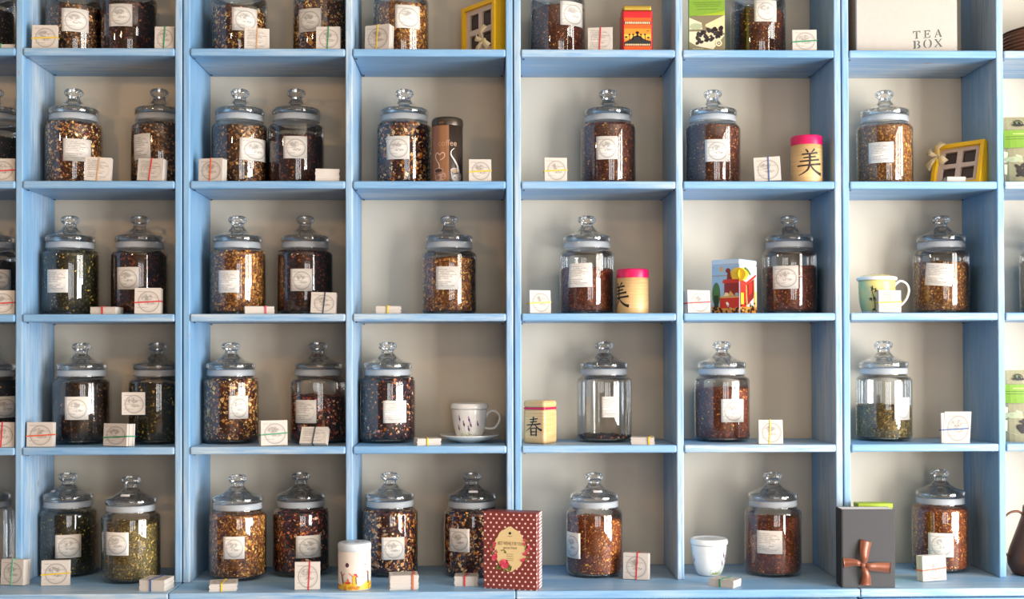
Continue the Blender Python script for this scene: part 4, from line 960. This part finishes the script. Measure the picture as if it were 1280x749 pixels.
p = Print(); brush(p, SPRING, 0, h*.18, h*.45, BLACK); p.build('brush_character', t, flat_map(-w/2))
t.rotation_euler[2] = math.radians(-33)

# picture tin with a fruit still life over two faces
SKY_, LB = C('light_blue_tin', 186, 208, 230, .25), C('sky_blue_print', 150, 184, 214, .3)
a, b = X_(892, .05, 360), X_(951, .05, 360); z = SH[3]; h = at(925, 323.5, .03).z - z
th = math.radians(-40); w = (b-a)/(math.cos(th)+math.sin(-th)); 
corner_x = X_(924, .03, 360)
# nearest vertical edge at corner_x: the front face turns left (yaw -40)
t = tag(empty('picture_tin', (corner_x, .024, z), th), 'square tin printed with red coffee mill, lemon and coffee beans', 'tin')
wl = (corner_x-a)/math.cos(th); wr = (b-corner_x)/math.sin(-th)
link('tin_body', mk('tin_body', *bevbox(-wl, 0, 0, wr, 0, h*.90, b=.003, seg=2), SKY_), t)
link('lid', mk('lid', *bevbox(-wl-.0006, .0006, -.0006, wr+.0006, h*.895, h, b=.004, seg=3), SKY_), t)
MR, MRD, LEM, BEAN, GRNB = C('red_mill_print', 190, 44, 30, .3), C('dark_red_mill_print', 130, 30, 26, .3), C('lemon_yellow_print', 240, 200, 50, .3), C('dark_bean_print', 58, 30, 24, .35), C('green_bottle_print', 70, 110, 50, .3)
ORG2, BRS = C('orange_table_print', 226, 150, 60, .3), C('brass_print', 206, 160, 90, .3)
g = random.Random(5)
p = Print(); W_ = wl-.003
def L_(u): return -wl+.0015+u*W_
p.rect(L_(0), L_(1), .002, h*.885, LB); p.rect(L_(0), L_(1), .002, h*.14, ORG2, 1); p.rect(L_(0), L_(1), h*.69, h*.71, C('grey_line_print', 150, 150, 150), 1)
p.ell(L_(.16), h*.36, W_*.15, h*.22, GRNB, 1); p.rect(L_(.08), L_(.24), h*.1, h*.34, C('dark_green_print', 40, 60, 36), 2)
p.ell(L_(.96), h*.71, W_*.28, h*.13, LEM, 2); p.ell(L_(.34), h*.82, W_*.06, h*.05, BRS, 1); p.ell(L_(.60), h*.79, W_*.09, h*.045, MRD, 2); p.poly([(L_(.55), h*.62), (L_(.76), h*.62), (L_(.68), h*.76), (L_(.58), h*.76)], MRD, 2)
p.poly([(L_(.40), h*.60), (L_(.46), h*.63), (L_(1), h*.63), (L_(1), h*.56), (L_(.40), h*.56)], MR, 3)
p.rect(L_(.46), L_(1), h*.32, h*.56, MRD, 3); p.rect(L_(.30), L_(1), h*.10, h*.30, MR, 4); p.rect(L_(.30), L_(1), h*.29, h*.315, BRS, 5)
p.poly([(L_(.42), h*.32), (L_(.50), h*.39), (L_(.60), h*.38), (L_(.66), h*.32)], CRM, 5); p.poly([(L_(.60), h*.32), (L_(.68), h*.42), (L_(.80), h*.35), (L_(.86), h*.32)], BRS, 5); p.ell(L_(.92), h*.35, W_*.07, h*.03, C('grey_scoop_print', 150, 160, 170), 6)
p.ell(L_(.58), h*.18, W_*.045, h*.04, WHITE, 6, .6); p.ell(L_(.60), h*.14, W_*.03, h*.02, C('steel_print', 170, 170, 170), 7)
for k in range(34): p.ell(L_(g.uniform(.03, .97)), h*g.uniform(.015, .10), W_*.045, h*.018, BEAN if k % 4 else BRS, 8+k % 3, g.uniform(0, 3), 8)
p.build('left_picture', t, flat_map(0))
p = Print(); W2 = wr-.003
def R_(u): return .0015+u*W2
p.rect(R_(0), R_(1), .002, h*.885, C('pale_sky_print', 206, 214, 220, .3)); p.rect(R_(0), R_(1), .002, h*.13, ORG2, 1); p.rect(R_(.8), R_(1), h*.1, h*.42, C('yellow_haze_print', 232, 196, 130, .3), 1)
p.ell(R_(.16), h*.72, W2*.28, h*.12, LEM, 2); p.ell(R_(.38), h*.74, W2*.13, h*.07, C('orange_lemon_print', 232, 170, 40, .3), 3); p.stroke([(R_(.25), h*.84), (R_(.45), h*.80), (R_(.62), h*.72)], h*.05, GRNB, 3)
p.poly([(R_(0), h*.63), (R_(.36), h*.58), (R_(.95), h*.74), (R_(.95), h*.70), (R_(.36), h*.52), (R_(0), h*.56)], MR, 4)
p.poly([(R_(0), h*.56), (R_(.34), h*.52), (R_(.34), h*.12), (R_(0), h*.12)], MR, 3); p.poly([(R_(.36), h*.52), (R_(.86), h*.66), (R_(.80), h*.30), (R_(.36), h*.13)], MRD, 3)
p.poly([(R_(.52), h*.54), (R_(.72), h*.60), (R_(.70), h*.40), (R_(.52), h*.34)], MR, 4); p.rect(R_(.04), R_(.20), h*.17, h*.38, LEM, 4); p.poly([(R_(.33), h*.52), (R_(.38), h*.52), (R_(.42), h*.13), (R_(.36), h*.13)], BRS, 5); p.poly([(R_(.80), h*.64), (R_(.86), h*.66), (R_(.88), h*.1), (R_(.84), h*.1)], BRS, 5)
for k in range(36): p.ell(R_(g.uniform(.03, .97)), h*g.uniform(.015, .11)+h*(.12*max(0, g.uniform(-1, 1))), W2*.05, h*.018, BEAN if k % 4 else BRS, 6+k % 3, g.uniform(0, 3), 8)
p.build('right_picture', t, lambda u, v_, o: (o, u, v_))

# ------------------------------------------------------------------ cups
def rlook(prof):
    zs = [q[1] for q in prof]; rs = [q[0] for q in prof]
    return lambda z: float(np.interp(z, zs, rs))
# green-yellow lidded mug with bamboo print
def mug_glaze():
    q = N('green_yellow_glaze'); tc = q.n('ShaderNodeTexCoord').outputs['Object']; sp = q.n('ShaderNodeSeparateXYZ'); q.l(tc, sp.inputs[0])
    n_ = q.noise(tc, 22, 3); k = q.math('ADD', q.math('MULTIPLY', sp.outputs[0], 11), q.math('ADD', n_, .08))
    q.l(q.ramp(k, [(.05, srgb(178, 196, 150)), (.40, srgb(232, 214, 130)), (.68, srgb(246, 216, 130)), (1, srgb(246, 200, 100))]), q.b.inputs['Base Color'])
    q.b.inputs['Roughness'].default_value = .2; q.b.inputs['Coat Weight'].default_value = .3; return q.mat
MG = mug_glaze()
Ym = .10; a, b = X_(1073, Ym, 360), X_(1119, Ym, 360); cxm = (a+b)/2; sc = (b-a)/46; z = SH[3]
t = tag(empty('lidded_mug', (cxm, Ym, z)), 'green and yellow lidded mug with dark bamboo print and white handle', 'mug')
mp = [(17*sc, 0), (18.5*sc, 3*sc), (21*sc, 14*sc), (22*sc, 26*sc), (22.3*sc, 41*sc)]
mps = spline(mp, 4)
v, f = lathe([(.0005, 0)]+mps[:5], 48); link('foot', mk('foot', v, f, WHITE, True), t)
v, f = lathe(mps[4:]+[(20.8*sc, 41*sc), (20*sc, 10*sc), (.0005, 8*sc)], 48); link('mug_body', mk('mug_body', v, f, MG, True), t)
v, f = lathe([(21*sc, 41.2*sc), (24*sc, 41.5*sc), (24.8*sc, 43*sc), (24.2*sc, 45.5*sc), (22.5*sc, 46*sc)], 48); link('lid_rim', mk('lid_rim', v, f, WHITE, True), t)
v, f = lathe([(22.6*sc, 45.9*sc), (17*sc, 48*sc), (9*sc, 49.2*sc), (.0005, 49.5*sc)], 48); link('lid', mk('lid', v, f, MG, True), t)
v, f = tube(spline([(21.5*sc, 0, 33*sc), (23.5*sc, 0, 37*sc), (30*sc, 0, 41*sc), (37.5*sc, 0, 37*sc), (40*sc, 0, 29*sc), (37*sc, 0, 19*sc), (30*sc, 0, 11*sc), (21.3*sc, 0, 7*sc)], 5), 1.5*sc, 10); link('handle', mk('handle', v, f, WHITE, True), t)
p = Print(); DG = C('dark_bamboo_ink', 40, 48, 44, .4); g = random.Random(3)
p.stroke([(-8*sc, 6*sc), (-9*sc, 16*sc), (-12*sc, 26*sc), (-12.5*sc, 34*sc)], .9*sc, DG); p.stroke([(-8*sc, 16*sc), (-2*sc, 22*sc)], .7*sc, DG)
for cx2, cz2 in ((-12, 30), (-8, 28), (-13, 19), (-10, 20), (-2, 23), (-1, 15), (-9, 6), (-4, 7)):
    for k in range(4):
        an = g.uniform(0, 6.28); l = g.uniform(3, 5); p.stroke([(cx2*sc, cz2*sc), ((cx2+l*math.cos(an))*sc, (cz2+l*math.sin(an))*sc)], 1.6*sc, DG, 1, .2*sc, 2)
for k in range(5): p.ell(3*sc, (35-k*2.6)*sc, .45*sc, .8*sc, BLACK, 1, 0, 6); p.ell(6.5*sc, (38-k*2.6)*sc, .45*sc, .8*sc, BLACK, 1, 0, 6)
p.build('bamboo_print', t, cyl_map(rlook(mps)))
# white lavender cup with lid, on a saucer
Ys = .13; z = SH[4]; a, b = X_(549.5, Ys, 550), X_(624.5, Ys, 550); R = (b-a)/2; cxs = (a+b)/2
t = tag(empty('saucer', (cxs, Ys, z)), 'white china saucer under the lavender cup', 'saucer')
v, f = lathe([(.0005, .0005), (R*.42, .0005), (R*.46, .004), (R*.75, .009), (R*.98, .019), (R, .021), (R*.97, .022), (R*.72, .0125), (R*.45, .008), (.0005, .0075)], 64); link('saucer_plate', mk('saucer_plate', v, f, WHITE, True), t)
p = Print(); p.ell(0, 0, .008, .0035, C('purple_flower_print', 92, 50, 86), 0, .5)
p.build('flower_print', t, lambda u, v_, o: (R*.55+u, -R*.05+v_, .0125+o))
a, b = X_(563.5, Ys, 520), X_(610, Ys, 520); sc = (b-a)/46.5; cxc = (a+b)/2
LAVC = [C('purple_bud_print', 104, 48, 104, .3), C('lilac_print', 190, 130, 186, .3), C('green_stem_print', 150, 172, 110, .35), C('yellow_green_leaf_print', 168, 178, 70, .35)]
def lavender_cup(loc, sc, label, flowers, handle, rot=0, lidpr=False):
    t = tag(empty('lidded_cup', loc, rot), label, 'cup', 'white lidded cups with flower print')
    cp = spline([(12*sc, 0), (14.5*sc, 1.5*sc), (17.5*sc, 8*sc), (20.3*sc, 20*sc), (21.8*sc, 33*sc), (22*sc, 38*sc)], 4)
    v, f = lathe([(.0005, 0)]+cp+[(20.6*sc, 38*sc), (20*sc, 30*sc), (15*sc, 6*sc), (.0005, 3*sc)], 48); link('cup_body', mk('cup_body', v, f, WHITE, True), t)
    lp = spline([(22*sc, 38.3*sc), (23.4*sc, 39*sc), (23.6*sc, 41.5*sc), (22.6*sc, 44.5*sc), (20.5*sc, 45.6*sc), (17*sc, 44.6*sc), (10*sc, 44.4*sc), (.01*sc, 44.4*sc)], 4)
    v, f = lathe([(20*sc, 38.3*sc)]+lp, 48); ld = link('lid', mk('lid', v, f, WHITE, True), t)
    if handle:
        v, f = tube(spline([(21*sc, 0, 28*sc), (23*sc, 0, 33*sc), (30*sc, 0, 36*sc), (37*sc, 0, 31*sc), (37.5*sc, 0, 23*sc), (32*sc, 0, 15*sc), (25*sc, 0, 13.5*sc), (18.8*sc, 0, 14.5*sc)], 5), 1.5*sc, 10); link('handle', mk('handle', v, f, WHITE, True), t)
    p = Print(); g = random.Random(8)
    for x_, z_, s_ in flowers:
        p.stroke([(x_*.4*sc+s_*3*sc, 3*sc), (x_*.9*sc, z_*.6*sc), (x_*sc, (z_-2)*sc)], .25*sc, LAVC[2]); p.ell(x_*sc, z_*sc, 1.0*sc, 2.6*sc, LAVC[0], 1, .25); p.ell((x_-.6)*sc, (z_+3.2)*sc, .8*sc, 1.6*sc, LAVC[1], 2, .3)
    fx = sum(q[0] for q in flowers)/len(flowers)*.9
    for k in range(46): p.ell((fx+g.gauss(0, 4.2))*sc, (2.5+abs(g.gauss(0, 2.6)))*sc, .9*sc, .4*sc, LAVC[2 + k % 2], 1+k % 3, g.uniform(0, 3), 6)
    p.build('flower_print', t, cyl_map(rlook(cp)))
    if lidpr:
        p = Print()
        for k in range(16): p.ell(g.uniform(-11, 11)*sc, g.uniform(-6, 6)*sc, 1.6*sc, .6*sc, [LAVC[0], LAVC[2], BLACK][k % 3], k % 2, g.uniform(0, 3), 6)
        p.build('lid_print', ld, lambda u, v_, o: (u, v_, 44.7*sc+o))
    return t
lavender_cup((cxc, Ys, z+.0078), sc, 'white lavender cup with lid and handle standing on a saucer', [(-12.5, 26.5, 0), (-6.5, 20, 0), (-13.5, 15, 0), (0, 25.5, 0), (2, 19, 0), (-.5, 14, 0), (11, 20, 0)], True)
Yw = on_z(886, 721, ZC).y+.03; a, b = X_(864, Yw, 690), X_(908.5, Yw, 690)
lavender_cup(((a+b)/2, Yw, ZC), (b-a)/44.5*1.0, 'white lidded cup without visible handle on bottom ledge, fifth full column', [(17, 26, 0), (15, 16, 0), (21, 22, 0), (-26, 20, 0)], False, 0, True)

# white tin with kites and children print
Yk = on_z(443, 739, ZC).y+.042; a, b = X_(422.5, Yk, 710), X_(464, Yk, 710); R = (b-a)/2; h = (739-685)/(455.)
t = tag(empty('storage_tin', ((a+b)/2, Yk, ZC)), 'white round tin with children, boat and yellow meadow print', 'tin')
TW = C('creamy_white_tin', 226, 214, 204, .3); TL = C('pale_blue_white_lid', 206, 216, 222, .3)
v, f = lathe([(.0005, 0), (R*.97, 0), (R*.985, .002), (R*.985, h*.84), (.0005, h*.84)], 48); link('tin_body', mk('tin_body', v, f, TW, True), t)
v, f = lathe([(R*.985, h*.83), (R, h*.835), (R, h*.96), (R*.97, h*.99), (R*.92, h), (.0005, h)], 48); ld = link('lid', mk('lid', v, f, TL, True), t)
p = Print(); YM, OM, RM = C('meadow_yellow_print', 226, 180, 50, .4), C('meadow_orange_print', 222, 110, 50, .4), C('red_figure_print', 196, 60, 54, .4)
PUR = C('dusky_purple_print', 86, 56, 70, .4); g = random.Random(2)
for k in range(24):
    u0 = -R*1.45+k*R*2.9/24; hh_ = h*(.15+.05*math.sin(k*.55+3)); p.rect(u0, u0+R*2.9/24, .002, hh_, YM)
for k in range(26): p.ell(g.uniform(-1.4, 1.4)*R, h*g.uniform(.02, .12), R*.12, h*.025, [OM, C('ochre_print', 180, 130, 40), YM][k % 3], 1+k % 3, g.uniform(-.3, .3), 8)
p.ell(-R*.35, h*.55, R*.12, h*.05, PUR, 1); p.stroke([(-R*.75, h*.36), (-R*.68, h*.26), (-R*.62, h*.15)], R*.09, PUR, 4); p.ell(-R*.8, h*.38, R*.05, h*.022, PUR, 4); p.stroke([(-R*.72, h*.30), (-R*.5, h*.37)], R*.05, OM, 4)
p.stroke([(R*.12, h*.33), (R*.08, h*.24), (R*.15, h*.12)], R*.13, YM, 5, R*.25); p.stroke([(R*.18, h*.30), (R*.2, h*.15)], R*.05, PUR, 6); p.poly([(R*.05, h*.36), (R*.2, h*.37), (R*.34, h*.28), (R*.12, h*.32)], RM, 6); p.stroke([(R*.05, h*.30), (-R*.22, h*.38)], R*.04, OM, 6)
p.poly([(-R*.5, h*.19), (-R*.12, h*.19), (-R*.2, h*.145), (-R*.42, h*.145)], RM, 5); p.poly([(-R*.36, h*.2), (-R*.2, h*.2), (-R*.3, h*.28)], OM, 5)
p.stroke([(R*1.0, h*.40), (R*1.0, h*.28), (R*1.02, h*.14)], R*.08, PUR, 5); p.stroke([(R*1.0, h*.34), (R*.9, h*.42)], R*.04, OM, 5); p.stroke([(R*.55, h*.27), (R*.65, h*.30), (R*.72, h*.28)], R*.03, PUR, 5); p.ell(R*.75, h*.56, R*.03, h*.014, PUR, 5)
p.build('painted_scene', t, cyl_map(lambda z_: R*.985))
p = Print(); p.ell(R*.15, -R*.1, R*.16, R*.1, RM, 1); p.ell(-R*.25, 0, R*.25, R*.12, LB, 0); p.ell(-R*.5, -R*.3, R*.1, R*.06, PUR, 1); p.ell(R*.5, R*.2, R*.1, R*.05, PUR, 1)
p.build('lid_print', ld, lambda u, v_, o: (u, v_, h+o))

# polka dot box
def polka():
    q = N('brown_polka_dot_card'); uv = q.n('ShaderNodeUVMap').outputs[0]; sp = q.n('ShaderNodeSeparateXYZ'); q.l(uv, sp.inputs[0])
    def dots(ou, ov):
        a = q.math('SUBTRACT', q.math('FRACT', q.math('ADD', q.math('DIVIDE', sp.outputs[0], .0153), ou)), .5); b = q.math('SUBTRACT', q.math('FRACT', q.math('ADD', q.math('DIVIDE', sp.outputs[1], .0212), ov)), .5)
        a = q.math('MULTIPLY', a, .0153); b = q.math('MULTIPLY', b, .0212)
        return q.math('LESS_THAN', q.math('ADD', q.math('MULTIPLY', a, a), q.math('MULTIPLY', b, b)), .0025**2)
    q.l(q.mix(q.math('MAXIMUM', dots(0, 0), dots(.5, .5)), srgb(122, 52, 48), srgb(246, 206, 196)), q.b.inputs['Base Color']); q.b.inputs['Roughness'].default_value = .45; return q.mat
POL = polka()
pl = on_z(607, 735, ZC); pr_ = on_z(671.5, 739.8, ZC); th = math.atan2(pr_.y-pl.y, pr_.x-pl.x); w = math.hypot(pr_.y-pl.y, pr_.x-pl.x); h = at(608, 639, pl.y).z-ZC
th = max(th, -math.radians(17)); D_ = .05
t = tag(empty('gift_carton', (pr_.x, max(pr_.y, CF0+.004), ZC), th), 'brown polka dot gift box with cream label and pink roses', 'gift box')
v, f = bevbox(-w, 0, 0, D_, 0, h, b=.0012)
uvs = [((p_[0]+p_[1]) if True else 0, p_[2]) for p_ in v]; link('box_body', mk('box_body', v, f, POL, uv=uvs), t)
p = Print(); PKR, WHP = C('rose_pink_print', 214, 66, 92, .4), C('stripe_white_print', 244, 226, 226, .5)
for k in range(24): p.poly([(D_*.45, k*h/24+.001), (D_-.001, k*h/24+.004), (D_-.001, k*h/24+.0085), (D_*.45, k*h/24+.0055)], WHP, 0)
p.build('striped_side', t, lambda u, v_, o: (o, u, min(v_, h-.001)))
p = Print(); LC = C('cream_label_print', 226, 200, 146, .5); LG = C('olive_leaf_print', 120, 126, 60, .5); BRN = C('brown_ink', 96, 62, 44, .5)
cz = h*.52; cu = -w*.50; rx_, rz_ = w*.285, h*.265
lab = []
for k in range(72):
    a = 2*math.pi*k/72; e = 1+.05*abs(math.sin(a*5))+.10*max(0, math.cos((a-math.pi/2)*2))**6*.6
    lab.append((cu+rx_*e*math.cos(a), cz+rz_*e*math.sin(a)))
p.add([(cu, cz)]+lab, [(0, 1+i, 1+(i+1) % 72) for i in range(72)], LC, 0)
p.text('BEST WISHES FOR YOU', cu, cz+rz_*.20, .0125, BRN, 1, .50); p.text('special friend', cu, cz+rz_*.02, .0095, BRN, 1, .72)
for k in range(4): p.rect(cu-.010, cu+.009, cz-rz_*(.25+.1*k), cz-rz_*(.25+.1*k)+.0009, BRN, 1)
p.ell(cu, cz+rz_*.78, .0035, .0035, BLACK, 1); p.rect(cu-.006, cu+.006, cz+rz_*.62, cz+rz_*.62+.001, BRN, 1)
g = random.Random(6)
def rose(x_, z_, r_, lay=4):
    for k in range(7): a = k*.9; p.ell(x_+r_*.45*math.cos(a), z_+r_*.45*math.sin(a), r_*.6, r_*.5, [PKR, C('deep_rose_print', 186, 44, 74), C('light_rose_print', 236, 110, 122)][k % 3], lay+k % 4, a, 10)
for sg, lo, hi in ((-1, -.55, .30), (1, -.55, .45)):
    for k in range(15):
        q = lo+(hi-lo)*k/14; x_ = cu+sg*(rx_*(1.02-.10*abs(q))+g.uniform(-.006, .010)); z_ = cz+q*rz_+g.uniform(-.003, .003)
        p.ell(x_, z_, .0045, .0022, LG, 2, g.uniform(0, 3), 8)
        if k % 2 == 0: rose(x_+g.uniform(-.002, .002), z_, g.uniform(.003, .0048))
for k in range(12): p.ell(cu-rx_*.35+g.uniform(-.018, .018), cz-rz_*.92+g.uniform(-.007, .006), .006, .0025, LG, 3, g.uniform(0, 3), 8)
rose(cu-rx_*.38, cz-rz_*.72, .0125, 5); rose(cu-rx_*1.02, cz-rz_*.42, .008, 5)
for k in range(5): p.ell(cu-rx_*.42+g.uniform(-.006, .006), cz-rz_*.12+g.uniform(-.004, .004), .0035, .0016, LG, 3, g.uniform(0, 3), 6)
p.build('printed_label', t, flat_map(0))

# charcoal book-style box with copper ribbon, green box behind it
CH = C('charcoal_cloth_card', 70, 70, 72, .75); CHD = C('charcoal_edge', 40, 40, 44, .7); PGW = C('white_inner_card', 244, 240, 238, .6)
pl = on_z(1049, 732, ZC); pr_ = on_z(1119, 735, ZC); w = pr_.x-pl.x; h = at(1084, 637, pr_.y).z-ZC
Y2 = max(pr_.y, CF0+.004)
t = tag(empty('book_box', (pr_.x, Y2, ZC), math.radians(-2)), 'charcoal book-shaped box tied with a copper satin ribbon', 'gift box')
rbox('front_cover', (-w, 0, 0, .003, 0, h), CH, t, b=.0008); rbox('back_cover', (-w, 0, .055, .058, 0, h), CHD, t, b=.0008)
rbox('spine', (-w-.003, -w, 0, .058, 0, h), CHD, t, b=.0008); rbox('inner_tray', (-w+.0005, -.003, .0032, .0548, .003, h-.0004), PGW, t, b=.0005)
def satin():
    q = N('copper_satin'); q.b.inputs['Base Color'].default_value = srgb(128, 70, 44); q.b.inputs['Roughness'].default_value = .32; q.b.inputs['Sheen Weight'].default_value = .4; q.b.inputs['Metallic'].default_value = .25; return q.mat
SAT = satin(); kx, kz = -w*.63, h*.295
for pts, wd, we, ax in (
    ([(0, -.004, 0), (.002, -.013, .016), (.004, -.010, .038), (.010, -.003, .062)], .014, .031, (1, 0, -.3)),
    ([(0, -.005, 0), (.014, -.012, -.003), (.036, -.007, -.005), (.072, -.002, -.008)], .013, .028, (.12, 0, 1)),
    ([(0, -.005, 0), (-.012, -.011, .005), (-.026, -.007, .007), (-.047, -.002, .005)], .008, .026, (0, 0, 1)),
    ([(0, -.005, 0), (.004, -.013, -.014), (.008, -.010, -.030), (.008, -.003, -.052)], .009, .029, (1, 0, .1))):
    v, f = ribbon(pts, wd, .0008, ax, we); link('ribbon_tail', mk('ribbon_tail', v, f, SAT, True), t, (kx, 0, kz))
link('ribbon_knot', mk('ribbon_knot', *bevbox(-.006, .006, -.013, -.002, -.005, .005, b=.0035, seg=3), SAT, True), t, (kx, 0, kz))
xg0, xg1 = X_(1073, Y2+.085, 632), X_(1115.5, Y2+.085, 632); hg = at(1100, 629.5, Y2+.085).z-ZC
t = tag(empty('tea_box', ((xg0+xg1)/2, Y2+.085, ZC)), 'lime green box mostly hidden behind the charcoal box', 'tea box')
w = xg1-xg0
rbox('box_body', (-w/2, w/2, 0, .04, 0, hg-.012), GRND, t, b=.001); rbox('lid', (-w/2-.001, w/2+.001, -.001, .041, hg-.0118, hg), GRND, t, b=.001)
